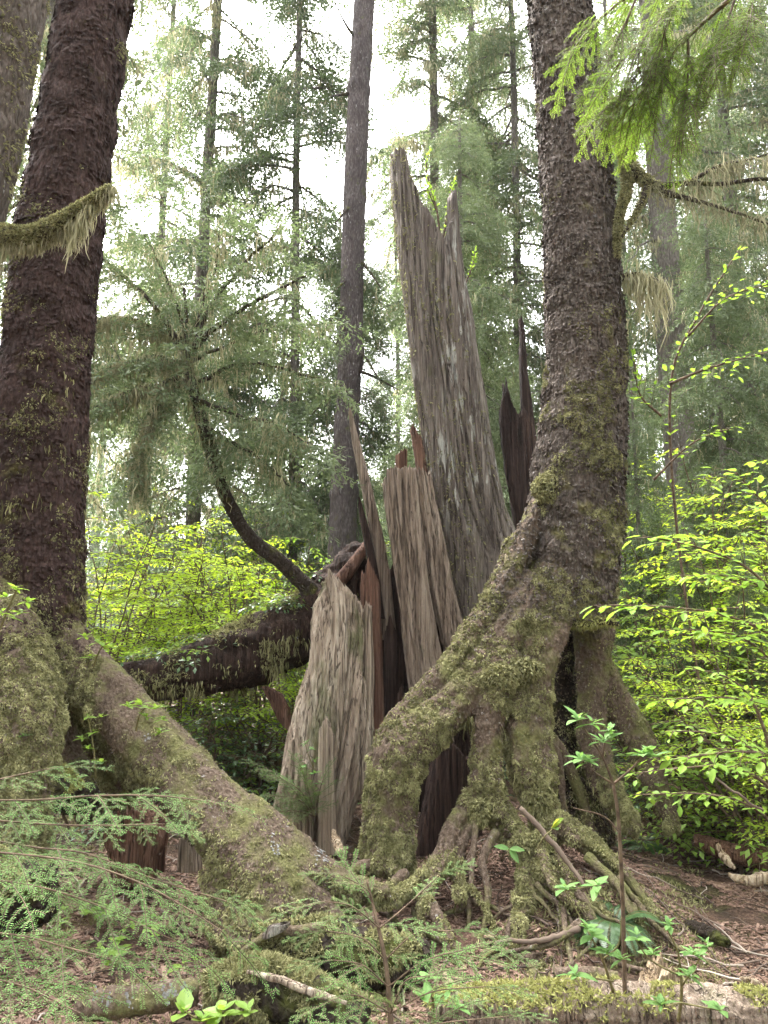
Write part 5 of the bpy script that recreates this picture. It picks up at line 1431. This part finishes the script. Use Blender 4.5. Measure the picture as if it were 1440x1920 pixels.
# ---------------------------------------------------------------- near broad-leaved shrubs on the right
c = P(1560, 1700, 3.3); c[2] = ground(c[0], c[1])[0]
spray_shrub('bright_shrub', 'near shrub at the right edge with large bright yellow-green leaves in layered sprays', [
 [(1560, 1700, 3.3, 14), (1530, 1400, 3.3, 11), (1470, 1220, 3.3, 8), (1380, 1160, 3.25, 5), (1250, 1138, 3.2, 4), (1115, 1135, 3.15, 2)],
 [(1540, 1450, 3.3, 9), (1500, 1200, 3.3, 7), (1420, 1080, 3.3, 5), (1320, 1030, 3.25, 4), (1205, 1005, 3.2, 2)],
 [(1540, 1400, 3.3, 8), (1520, 1150, 3.3, 7), (1460, 980, 3.3, 5), (1410, 920, 3.25, 3), (1380, 885, 3.2, 2)],
 [(1540, 1450, 3.3, 8), (1490, 1300, 3.25, 6), (1400, 1200, 3.2, 4), (1290, 1180, 3.15, 2)],
 [(1530, 1350, 3.3, 8), (1480, 1150, 3.3, 5), (1390, 1085, 3.3, 4), (1290, 1080, 3.3, 2)],
 [(1540, 1450, 3.3, 8), (1480, 1340, 3.25, 5), (1380, 1310, 3.2, 4), (1270, 1310, 3.2, 2)],
 [(1550, 1600, 3.3, 8), (1480, 1440, 3.2, 5), (1390, 1410, 3.15, 4), (1260, 1425, 3.1, 2)]],
 0.066, M['leaf_near'], c, 11, 0.028, 0.24, 14, LEAF_FINE)
c = P(1250, 1420, 5.0); c[2] = ground(c[0], c[1])[0]
spray_shrub('arching_twig_shrub', 'thin arching shrub twig with sparse leaves against the thick pale-barked conifer', [
 [(1330, 1400, 5.6, 5), (1270, 1000, 5.5, 5), (1258, 720, 5.3, 5), (1310, 590, 5.2, 4), (1385, 470, 5.1, 2)],
 [(1255, 720, 5.2, 6), (1330, 690, 5.1, 4), (1440, 660, 5.0, 2)], [(1290, 630, 5.15, 5), (1360, 560, 5.0, 3), (1450, 530, 4.9, 2)], [(1240, 780, 5.2, 5), (1200, 740, 5.1, 3), (1190, 680, 5.1, 2)],
 [(1225, 900, 5.25, 5), (1300, 830, 5.1, 3), (1380, 800, 5.0, 2)]],
 0.06, M['leaf_near'], c, 12, 0.045, 0.3, 10, LEAF_FINE)
c = P(1480, 1700, 3.9); c[2] = ground(c[0], c[1])[0]
spray_shrub('layered_shrub', 'lower shrub at the right edge with flat layers of small yellow-green leaves', [
 [(1500, 1650, 3.9, 10), (1460, 1500, 3.9, 7), (1380, 1440, 3.85, 5), (1280, 1440, 3.8, 3), (1190, 1450, 3.8, 2)],
 [(1490, 1600, 3.9, 8), (1440, 1440, 3.9, 6), (1360, 1380, 3.85, 4), (1250, 1370, 3.8, 2)],
 [(1490, 1600, 3.9, 8), (1420, 1520, 3.85, 5), (1330, 1490, 3.8, 3), (1190, 1490, 3.75, 2)],
 [(1480, 1550, 3.9, 8), (1430, 1360, 3.9, 6), (1380, 1280, 3.85, 4), (1290, 1250, 3.8, 2)]],
 0.05, M['leaf_near'], c, 13, 0.028, 0.22, 11, LEAF_FINE)

c = G(1172, 1875)
whorl_plant('tall_stemmed_shrub', 'lone tall thin stem behind the rotting log, with pale whorled leaves at its tip', [
 [(1172, 1880, 3.3, 9), (1168, 1700, 3.25, 8), (1160, 1540, 3.2, 7), (1150, 1470, 3.18, 6)],
 [(1150, 1470, 3.18, 5), (1130, 1420, 3.15, 4), (1095, 1365, 3.1, 3)], [(1150, 1470, 3.18, 5), (1180, 1445, 3.15, 4), (1205, 1418, 3.12, 3)],
 [(1150, 1470, 3.18, 4), (1118, 1450, 3.1, 3), (1105, 1435, 3.05, 2)], [(1130, 1420, 3.15, 4), (1135, 1390, 3.12, 3), (1142, 1375, 3.1, 2)],
 [(1162, 1560, 3.2, 4), (1130, 1530, 3.15, 3), (1075, 1515, 3.1, 2)]],
 [(1085, 1350, 3.1), (1110, 1358, 3.08), (1142, 1372, 3.1), (1130, 1392, 3.1), (1105, 1430, 3.05), (1090, 1425, 3.05), (1205, 1415, 3.12), (1225, 1420, 3.1)], 0.085, M['leaf_pale'], c, 14, 'shrub', 7, None, 'twig')
c = G(1275, 1900)
whorl_plant('leafy_sprout', 'low sprout with fans of pale green leaves at the lower right, over the foreground log', [
 [(1272, 1915, 3.1, 7), (1278, 1860, 3.05, 6), (1272, 1790, 3.0, 4), (1250, 1740, 2.98, 3)], [(1278, 1850, 3.05, 4), (1310, 1800, 3.0, 3), (1325, 1770, 2.98, 2)],
 [(1275, 1830, 3.0, 4), (1220, 1800, 2.95, 3), (1190, 1760, 2.92, 2)], [(1275, 1880, 3.05, 4), (1240, 1890, 2.95, 2)], [(1275, 1880, 3.05, 4), (1350, 1895, 3.0, 2)]],
 [(1255, 1735, 2.98), (1325, 1775, 2.98), (1300, 1790, 3.0), (1225, 1790, 2.95), (1195, 1760, 2.92), (1290, 1830, 2.98), (1240, 1885, 2.95), (1350, 1895, 3.0)], 0.07, M['leaf_pale'], c, 15, 'plant', 6)
c = G(1150, 1850)
whorl_plant('leafy_sprout', 'low sprout with pale green leaves left of the lone tall stem, by the sword fern', [
 [(1150, 1860, 3.15, 6), (1130, 1800, 3.1, 5), (1110, 1760, 3.05, 3)], [(1130, 1800, 3.1, 4), (1160, 1770, 3.05, 3), (1165, 1720, 3.0, 2)], [(1150, 1840, 3.1, 4), (1090, 1830, 3.0, 3)], [(1110, 1760, 3.05, 3), (1060, 1670, 3.1, 2)], [(1060, 1670, 3.1, 2), (1120, 1660, 3.1, 2)]],
 [(1110, 1755, 3.05), (1165, 1800, 3.05), (1080, 1830, 3.0), (1140, 1790, 3.0), (1060, 1668, 3.1), (1120, 1662, 3.1), (1100, 1740, 3.0)], 0.075, M['leaf_pale'], c, 16, 'plant', 6)
c = G(810, 1880)
whorl_plant('leafy_sprout', 'low sprout with green leaves at the bottom, right of the middle hemlock sapling', [[(815, 1930, 2.75, 6), (812, 1880, 2.72, 5), (800, 1840, 2.7, 3)], [(812, 1880, 2.72, 4), (840, 1860, 2.7, 3)]],
 [(800, 1838, 2.7), (842, 1858, 2.7), (820, 1880, 2.68), (790, 1870, 2.68), (860, 1890, 2.66)], 0.06, M['leaf_pale'], c, 17, 'plant', 5)
c = P(430, 1960, 2.6); c[2] = ground(c[0], c[1])[0]
whorl_plant('round_leaved_sprout', 'sprout with a few large rounded fresh green leaves at the bottom edge', [[(430, 1975, 2.6, 7), (420, 1920, 2.58, 5), (418, 1898, 2.56, 3)], [(425, 1930, 2.58, 4), (370, 1910, 2.55, 3), (345, 1895, 2.54, 2)], [(425, 1930, 2.58, 4), (460, 1905, 2.55, 2)]],
 [(345, 1900, 2.54), (418, 1902, 2.56), (465, 1900, 2.55), (380, 1915, 2.55)], 0.085, M['leaf_mid'], c, 18, 'plant', 4, None, 'stem', leaf_tpl(True, 0.33, 0.04, 0.1))
for x, y, D, n, L, lab, seed in [
 (215, 1815, 3.4, 9, 0.05, 'patch of round clover-like leaves on the wood chips left of the mossy logs', 1), (170, 1735, 3.4, 16, 0.055, 'patch of clover-like leaves in the shade under the left hemlock sapling', 2),
 (260, 1765, 3.5, 8, 0.045, 'small clover-like patch by the tips of the left hemlock sapling', 3), (350, 1855, 3.3, 4, 0.04, 'single clover-like sprig at the end of the white-crusted log', 4)]:
    c = G(x, y); g_ = np.random.default_rng(seed); r = thing('wood_sorrel', lab, 'plant', c)
    st, lv = MB(), MB()
    for k in range(n):
        b = c + np.array([g_.normal(0, 0.07), g_.normal(0, 0.07), 0]); h = g_.uniform(0.05, 0.11); tpt = b + [g_.normal(0, 0.02), g_.normal(0, 0.02), h]
        st.add(*tube(np.array([c - [0, 0, 0.004], (c + tpt) / 2 + [0.005, 0, 0], tpt]), 0.0013, 4, False), rnd=0.5)
        whorl(tpt, (0, 0, 0), 3, L, lv, g_, leaf_tpl(True, 0.42, 0.05, 0.15), 0.05)
    part('stalks', st, M['stem'], r); part('leaves', lv, M['leaf_mid'], r, False)
# leafy sprays and little plants on the left root
for pts, whs, L, lab, seed in [
 ([[(175, 1250, 4.4, 4), (190, 1215, 4.35, 3), (215, 1200, 4.3, 2)]], [(160, 1195, 4.35), (185, 1205, 4.33), (210, 1215, 4.3), (235, 1230, 4.3), (170, 1235, 4.3)], 0.075, 'small green plant on the crown of the diagonal buttress root, against the trunk', 5),
 ([[(255, 1370, 4.3, 4), (262, 1340, 4.25, 3), (275, 1325, 4.2, 2)]], [(240, 1325, 4.25), (265, 1322, 4.22), (290, 1330, 4.2), (275, 1345, 4.2), (305, 1350, 4.2), (300, 1375, 4.2)], 0.075, 'small green plant halfway down the diagonal buttress root', 6),
 ([[(180, 1460, 4.3, 4), (175, 1400, 4.25, 3), (165, 1345, 4.25, 2)]], [(165, 1345, 4.25), (190, 1345, 4.25), (175, 1375, 4.22), (155, 1385, 4.22), (165, 1405, 4.2), (190, 1430, 4.2)], 0.055, 'leafy seedling below the diagonal buttress root beside the mossy hump', 7),
 ([[(0, 1180, 4.0, 5), (20, 1130, 3.95, 4), (35, 1100, 3.9, 3)]], [(10, 1120, 3.95), (30, 1105, 3.9), (50, 1130, 3.9), (5, 1150, 3.9), (40, 1150, 3.9), (25, 1160, 3.88)], 0.07, 'leafy green plant on top of the mossy hump at the left edge', 8),
 ([[(20, 1440, 4.0, 3), (30, 1400, 3.95, 2), (28, 1370, 3.95, 2)]], [(28, 1370, 3.95), (35, 1390, 3.93), (20, 1400, 3.93), (10, 1425, 3.9), (45, 1380, 3.93)], 0.035, 'tiny silvery seedling in front of the mossy hump', 9)]:
    c = P(*pts[0][0][:3])
    whorl_plant('root_seedling', lab, pts, whs, L, M['leaf_mid'] if seed != 9 else M['leaf_pale'], c, seed, 'seedling', 6)
# a bush sprouting from the top of the stump
c = P(815, 470, 6.35)
spray_shrub('stump_top_shrub', 'small bright yellow-green bush sprouting between the spires on the stump top', [[(826, 480, 6.35, 5), (820, 400, 6.3, 4), (800, 320, 6.3, 3), (805, 280, 6.3, 2)], [(826, 480, 6.35, 4), (840, 390, 6.4, 3), (850, 345, 6.4, 2)], [(870, 540, 6.5, 4), (885, 500, 6.5, 3), (890, 475, 6.5, 2)], [(820, 400, 6.3, 3), (800, 350, 6.25, 2)]],
 0.04, M['leaf_near'], c, 19, 0.022, 0.14, 13, LEAF)

# ---------------------------------------------------------------- logs and sticks on the ground
def rough_log(name, label, pts, mat, n=80, seg=40, amp=0.02, stretch=(3, 20, 20), lump=0.12, seed=0, moss=0, mmat='moss', cat='log', mtop=0.3):
    path, rad = pxpath(pts, n)
    V, Q, T = tube(path, rad, seg, True, lump, seed); N = vnormals(V, Q, T)
    V = V + N * (amp * fbm(V * stretch + seed, 3) + amp * 0.5 * fbm(V * 30, 2))[:, None]
    base = path[n // 2].copy()
    if not moss:
        return solo(name, MB().add(V, Q, T), M[mat], label, cat, base)
    r = thing(name, label, cat, base)
    part('trunk', MB().add(V, Q, T), M[mat], r)
    p, nn = sample(V, Q, moss, seed)
    s = (nn[:, 2] > mtop) & (np.random.default_rng(seed).random(len(p)) < np.clip(fbm(p * 4 + seed, 3) * 2.5 + 0.6, 0, 1))
    part('moss', blades(p[s], nn[s], 0.01, 0.03, 0.005, 0.3, 0.9, 3, seed + 1), M[mmat], r, False)
    return r
rough_log('rotting_log', 'long split rotting log with a mossy top along the bottom right', [(800, 1895, 3.32, 50), (880, 1892, 3.32, 70), (1000, 1890, 3.32, 80), (1150, 1894, 3.32, 84), (1300, 1898, 3.32, 84), (1420, 1904, 3.3, 84), (1600, 1916, 3.25, 84)], 'wood_brown', 140, 60, 0.03, (2.5, 22, 22), 0.08, 51, 16000, 'moss_bright', 'log', 0.62)
r = rough_log('crusted_log', 'short brown log crusted with white lichen streaks, on the wood chips at the bottom left', [(140, 1888, 3.2, 44), (190, 1882, 3.22, 52), (260, 1874, 3.26, 52), (340, 1862, 3.3, 48), (372, 1856, 3.32, 40)], 'bark_root', 60, 36, 0.012, (6, 20, 20), 0.12, 52, 300, 'moss', 'log', 0.6)
g_ = np.random.default_rng(7); mb = MB()
for x, y in [(180, 1868), (192, 1872), (205, 1876), (240, 1872), (243, 1880), (308, 1862), (313, 1870), (320, 1858), (345, 1856), (350, 1862), (328, 1866)]:
    for q in range(10):
        p0 = P(x + g_.normal(0, 3), y + g_.normal(0, 7), 3.13 + (x - 180) * 0.0005)
        stamp((np.array([[-.5, -.5, 0], [.5, -.4, 0], [.6, .5, 0], [-.4, .5, 0]]), np.array([[0, 1, 2, 3]]), np.array([.5])), p0[None], np.array([[0, 0.2, 1.0]]), unit(np.array([[g_.normal(0, .3), -1, .3]])), g_.uniform(0.004, 0.011, 1), mb, g_)
part('lichen_crust', mb, M['crust'], r, False)
rough_log('mossy_log', 'moss-covered rotten log at the bottom, between the chips and the middle hemlock sapling', [(385, 1860, 3.3, 60), (450, 1850, 3.32, 90), (530, 1865, 3.3, 100), (600, 1890, 3.25, 90), (680, 1925, 3.2, 80)], 'bark_log', 70, 44, 0.03, (4, 10, 10), 0.18, 53, 26000, 'moss', 'log', -0.7)
rough_log('split_branch', 'pale split branch lying along the top of the moss-covered rotten log', [(462, 1822, 3.22, 8), (520, 1836, 3.2, 14), (580, 1858, 3.18, 16), (650, 1880, 3.15, 8)], 'wood_tan', 40, 20, 0.008, (6, 30, 30), 0.1, 54, 0, cat='branch')
rough_log('mossy_bank_log', 'mossy log in the shadow behind the middle hemlock sapling', [(470, 1770, 3.6, 60), (540, 1778, 3.6, 90), (620, 1790, 3.6, 110), (720, 1800, 3.65, 100), (800, 1800, 3.7, 60)], 'bark_log', 60, 40, 0.03, (5, 8, 8), 0.16, 55, 12000, 'moss', 'log', -0.2)
rough_log('forked_stick', 'bare stick with a torn grey end lying across the mossy log below the buttress foot', [(606, 1738, 3.55, 18), (560, 1744, 3.52, 18), (520, 1746, 3.5, 20), (490, 1760, 3.5, 14), (440, 1795, 3.45, 10), (420, 1810, 3.42, 6)], 'bark_root', 50, 18, 0.006, (8, 20, 20), 0.15, 56, 0, cat='stick')
V, Q, T = splinter([(492, 1752), (505, 1735), (540, 1728)], [(500, 1760), (530, 1748), (545, 1735)], 3.46, 0.02, [(-1, 1730), (1, 1728)], 1758, 30, 16, 61, 0.004, 0.002, 3, 0.6, 5, 4)
solo('torn_bark_flake', MB().add(V, Q, T), M['wood_grey'], 'pale grey torn flake on the end of the forked stick', 'wood flake', P(515, 1745, 3.46))
V, Q, T = splinter([(212, 1520), (208, 1560), (218, 1620)], [(300, 1530), (308, 1570), (300, 1620)], 4.75, 0.2, [(-1, 1535), (-0.3, 1510), (0.4, 1515), (1, 1545)], 1640, 80, 50, 62, 0.04, 0.01, 14, 0.6, 6, 16)
solo('rotten_block', MB().add(V, Q, T), M['wood_red'], 'orange-brown block of rotten wood in the hollow under the diagonal buttress root', 'rotten wood', P(255, 1620, 4.75))
V, Q, T = splinter([(338, 1560), (336, 1620)], [(372, 1560), (376, 1620)], 4.7, 0.08, [(-1, 1570), (0, 1550), (1, 1570)], 1630, 50, 30, 63, 0.02, 0.006, 8, 0.6, 6, 10)
solo('root_stub', MB().add(V, Q, T), M['wood_brown'], 'small broken wood stub under the arch of the diagonal buttress root', 'wood stub', P(355, 1620, 4.7))
rough_log('dark_log', 'dark crumbling log at the left edge behind the left hemlock sapling', [(-80, 1690, 3.5, 150), (0, 1680, 3.55, 140), (60, 1672, 3.6, 120), (105, 1665, 3.65, 90)], 'bark_log', 60, 44, 0.04, (6, 8, 8), 0.16, 57, 9000, 'moss', 'log', 0.2)
rough_log('bank_log', 'low mossy bank log at the left edge above the left hemlock sapling', [(-60, 1480, 4.0, 90), (40, 1475, 4.1, 90), (110, 1480, 4.25, 80), (170, 1500, 4.4, 50)], 'bark_log', 60, 40, 0.03, (6, 8, 8), 0.16, 58, 14000, 'moss_bright', 'log', 0.1)
for pts, mat, lab, seed in [
 ([(1300, 1575, 5.3, 24), (1370, 1598, 5.2, 36), (1440, 1610, 5.1, 40), (1540, 1625, 5.0, 40)], 'wood_red', 'reddish fallen log at the right edge, above the bare ground', 64),
 ([(1215, 1660, 4.9, 16), (1262, 1672, 4.85, 22), (1300, 1680, 4.8, 18), (1335, 1688, 4.75, 10)], 'bark_log', 'thin dark log on the bare ground right of the stilt roots', 65),
 ([(1365, 1640, 4.7, 8), (1400, 1650, 4.65, 18), (1445, 1645, 4.6, 20)], 'wood_pale', 'pale split plank at the right edge below the reddish log', 66),
 ([(1345, 1585, 4.9, 8), (1360, 1610, 4.85, 14), (1378, 1628, 4.8, 6)], 'wood_pale', 'short pale splinter leaning below the reddish log', 67),
 ([(1040, 1828, 3.62, 30), (1100, 1832, 3.6, 32), (1160, 1838, 3.58, 28)], 'bark_root', 'short brown log just behind the long rotting log', 68),
 ([(1385, 1832, 3.5, 6), (1410, 1840, 3.48, 18), (1432, 1850, 3.46, 8)], 'wood_pale', 'pale wood sliver on the ground at the far right', 69),
 ([(1290, 1735, 4.2, 20), (1330, 1750, 4.1, 24), (1365, 1770, 4.0, 16)], 'bark_log', 'short dark root chunk on the bare ground at the right', 70),
 ([(625, 1560, 5.2, 6), (632, 1580, 5.0, 16), (640, 1600, 4.9, 14)], 'wood_pale', 'pale splinter leaning at the foot of the stump', 73),
 ([(510, 1590, 5.1, 5), (505, 1560, 5.1, 12), (512, 1530, 5.1, 8)], 'wood_tan', 'tan splinter standing behind the diagonal buttress root', 74)]:
    rough_log('fallen_log' if pts[1][3] > 21 else 'wood_splinter', lab, pts, mat, 50, 24, 0.014, (6, 18, 18), 0.16, seed, 0, cat='log' if pts[1][3] > 21 else 'splinter')
V, Q, T = splinter([(1205, 1825), (1195, 1855)], [(1262, 1818), (1270, 1855)], 3.55, 0.08, [(-1, 1840), (-0.2, 1815), (0.5, 1800), (1, 1825)], 1865, 60, 24, 75, 0.012, 0.005, 8, 0.6, 8, 10)
solo('pale_wood_chunk', MB().add(V, Q, T), M['wood_pale'], 'pale orange chunk of split wood beside the lone tall stem', 'wood chunk', P(1230, 1850, 3.55))
# bare sticks among the roots
for pts, lab, k in [
 ([(975, 1515, 4.3, 10), (1020, 1560, 4.25, 11), (1060, 1610, 4.2, 10), (1100, 1665, 4.1, 6)], 'pale broken stick lying diagonally over the mossy roots', 1),
 ([(1085, 1740, 3.98, 14), (1050, 1760, 3.95, 12), (1000, 1772, 3.92, 9), (930, 1780, 3.9, 6)], 'bent brown stick across the duff in front of the roots', 2),
 ([(1430, 1520, 3.6, 4), (1380, 1490, 3.6, 5), (1330, 1450, 3.6, 3)], 'thin bare twig at the right edge over the shade', 3)]:
    a, b = pxpath(pts, 24); a[1:-1] += np.cumsum(np.random.default_rng(k).normal(0, 0.003, (22, 3)), 0)
    solo('stick', MB().add(*tube(a, b, 8, True, .2, k), rnd=0.55), M['litter_twig'], lab, 'stick', a[0])
a, b = pxpath([(1008, 1590, 4.2, 3), (1020, 1570, 4.15, 3), (1035, 1555, 4.15, 2)], 10)
r = thing('drooping_plant', 'small plant with one yellow and two dark leaves on the mossy roots', 'plant', a[0]); g_ = np.random.default_rng(4)
part('stem', MB().add(*tube(a, b, 5, False)), M['stem'], r)
for x, y, mt, L in [(1052, 1522, 'leaf_yellow', 0.09), (1045, 1552, 'leaf_dark', 0.1), (1075, 1510, 'leaf_mid', 0.09)]:
    mb = MB(); stamp(LEAF_FINE, P(1035, 1552, 4.15)[None], unit(P(x, y, 4.05) - P(1035, 1552, 4.15))[None], np.array([[0, -.6, .8]]), np.array([L]), mb, g_); part('leaf', mb, M[mt], r, False)
mb = MB(); c = P(955, 1592, 4.3); r = thing('pale_leaved_seedling', 'seedling with two pale grey-green leaves in the dark hollow under the roots', 'seedling', c)
for d_ in ([-1, 0, .25], [1, -.2, .05], [.4, -.4, -.5]): stamp(LEAF_FINE, c[None], unit(np.array([d_])), np.array([[0, -.5, .9]]), np.array([0.085]), mb, g_)
part('leaves', mb, M['leaf_pale'], r, False)
a = np.array([c, c + [0.01, 0.05, -0.1]]); part('stem', MB().add(*tube(a, 0.002, 4, False)), M['stem'], r)

# ---------------------------------------------------------------- litter of the forest floor
g_ = np.random.default_rng(400)
def scatter(n, xr=(-2.6, 3.2), yr=(2.7, 7.5)):
    x = g_.uniform(*xr, n); y = g_.uniform(*yr, n); x = x * (0.4 + y / 7)
    q = np.stack([x, y, ground(x, y)], 1)
    nr = np.exp(-np.maximum(0, np.hypot(x, y - 4.5) - 3) ** 2 / 8)
    q[:, 2] += nr * (0.030 * fbm(q * [5, 5, 1], 3) + 0.012 * fbm(q * [22, 22, 1], 2))
    return q
q = np.vstack([scatter(130000), scatter(60000, (-2.2, 2.6), (2.8, 5.2))]); q = q[(fbm(q * 1.3 + 2, 3) > -0.25)]; n = len(q)
az = g_.uniform(0, 6.28, n); f = unit(np.stack([np.cos(az), np.sin(az), g_.normal(0, .2, n)], 1)); upv = unit(np.array([0, 0, 1.0]) + g_.normal(0, .3, (n, 3)))
CH = (np.array([[-.5, -.13, 0], [.5, -.10, .02], [.45, .12, .06], [-.45, .14, .03], [-.5, -.13, -.08], [.5, -.1, -.06], [.45, .12, -.03], [-.45, .14, -.05]]), np.array([[0, 1, 2, 3], [0, 4, 5, 1], [1, 5, 6, 2], [2, 6, 7, 3], [3, 7, 4, 0]]), np.full(5, .5))
mb = MB(); stamp(CH, q + [0, 0, 0.006], f, upv, g_.uniform(0.012, 0.042, n) * g_.uniform(0.4, 1, n) * (1 + (g_.random(n) < .04) * 1.6), mb, g_)
V, Q, T, r = mb.arrays(); tag(link('wood_chips', mesh('wood_chips', V, Q, T, r, False, M['chips'])), 'scattered reddish wood chips and bark bits on the forest floor', 'wood chips', None, 'stuff')
mb = MB()
for k in range(900):
    c = scatter(1, (-2.4, 3), (2.8, 6.5))[0]; az = g_.uniform(0, 6.28); l = g_.uniform(0.08, 0.4); u = np.linspace(-.5, .5, 6)
    pth = c + np.array([math.cos(az), math.sin(az), 0]) * (l * u)[:, None] + np.cumsum(g_.normal(0, 0.006, (6, 3)), 0); pth[:, 2] = ground(pth[:, 0], pth[:, 1]) + 0.012 + np.abs(g_.normal(0, .008, 6))
    mb.add(*tube(pth, np.linspace(0.005, 0.002, 6) * g_.uniform(.5, 1.4), 5, False))
V, Q, T, r = mb.arrays(); tag(link('fallen_twigs', mesh('fallen_twigs', V, Q, T, r, True, M['litter_twig'])), 'thin fallen twigs strewn over the forest floor', 'twigs', None, 'stuff')
q = scatter(90000); ff = fbm(q * [1.1, 1.1, 0] + 7, 3)
mound = np.exp(-(((q[:, 0] - 1.2) / 0.55) ** 2 + ((q[:, 1] - 4.3) / 0.4) ** 2)) + np.exp(-(((q[:, 0] + 1.5) / 0.5) ** 2 + ((q[:, 1] - 3.1) / 0.4) ** 2)) + 0.8 * np.exp(-(((q[:, 0] - .9) / 1.0) ** 2 + ((q[:, 1] - 3.5) / 0.3) ** 2))
s = g_.random(len(q)) < np.clip((ff - 0.12) * 3 + mound * 0.9, 0, 1)
mb = blades(q[s], np.tile([0, 0, 1.0], (s.sum(), 1)), 0.012, 0.035, 0.006, 0.1, 0.9, 3, 401)
V, Q, T, r = mb.arrays(); tag(link('ground_moss', mesh('ground_moss', V, Q, T, r, False, M['moss'])), 'drifts of olive-green moss over the forest floor', 'moss', None, 'stuff')
# low greenery farther back
q = scatter(9000, (-9, 9), (6.5, 16)); n = len(q)
az = g_.uniform(0, 6.28, n); mb = MB()
for rep in range(3):
    f = unit(np.stack([np.cos(az + rep * 2.1), np.sin(az + rep * 2.1), np.full(n, .25)], 1))
    stamp(LEAF, q + np.stack([0 * az, 0 * az, g_.uniform(0.02, 0.3, n)], 1), f, unit(np.array([0, 0, 1.0]) + g_.normal(0, .3, (n, 3))), g_.uniform(0.05, 0.12, n), mb, g_)
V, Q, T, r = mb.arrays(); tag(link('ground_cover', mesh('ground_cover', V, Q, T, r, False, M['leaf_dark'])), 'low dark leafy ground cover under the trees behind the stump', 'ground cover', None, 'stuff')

# ---------------------------------------------------------------- haze box added to pale the far trees like lens flare
if HAZE:
    x0, x1, y0, y1, z0, z1 = -170, 170, -50, 330, -12, 40
    V = np.array([[x0, y0, z0], [x1, y0, z0], [x1, y1, z0], [x0, y1, z0], [x0, y0, z1], [x1, y0, z1], [x1, y1, z1], [x0, y1, z1]], float)
    Q = np.array([[3, 2, 1, 0], [4, 5, 6, 7], [0, 1, 5, 4], [1, 2, 6, 5], [2, 3, 7, 6], [3, 0, 4, 7]])
    t = NT('flare_veil'); vo = t.n('ShaderNodeVolumePrincipled'); vo.inputs['Color'].default_value = (0.95, 0.97, 1.0, 1); vo.inputs['Density'].default_value = HAZE; vo.inputs['Anisotropy'].default_value = 0.2
    t.t.links.new(vo.outputs[0], t.out.inputs['Volume'])
    tag(link('flare_haze', mesh('flare_haze', V, Q, None, None, False, t.m)), kind='stuff')
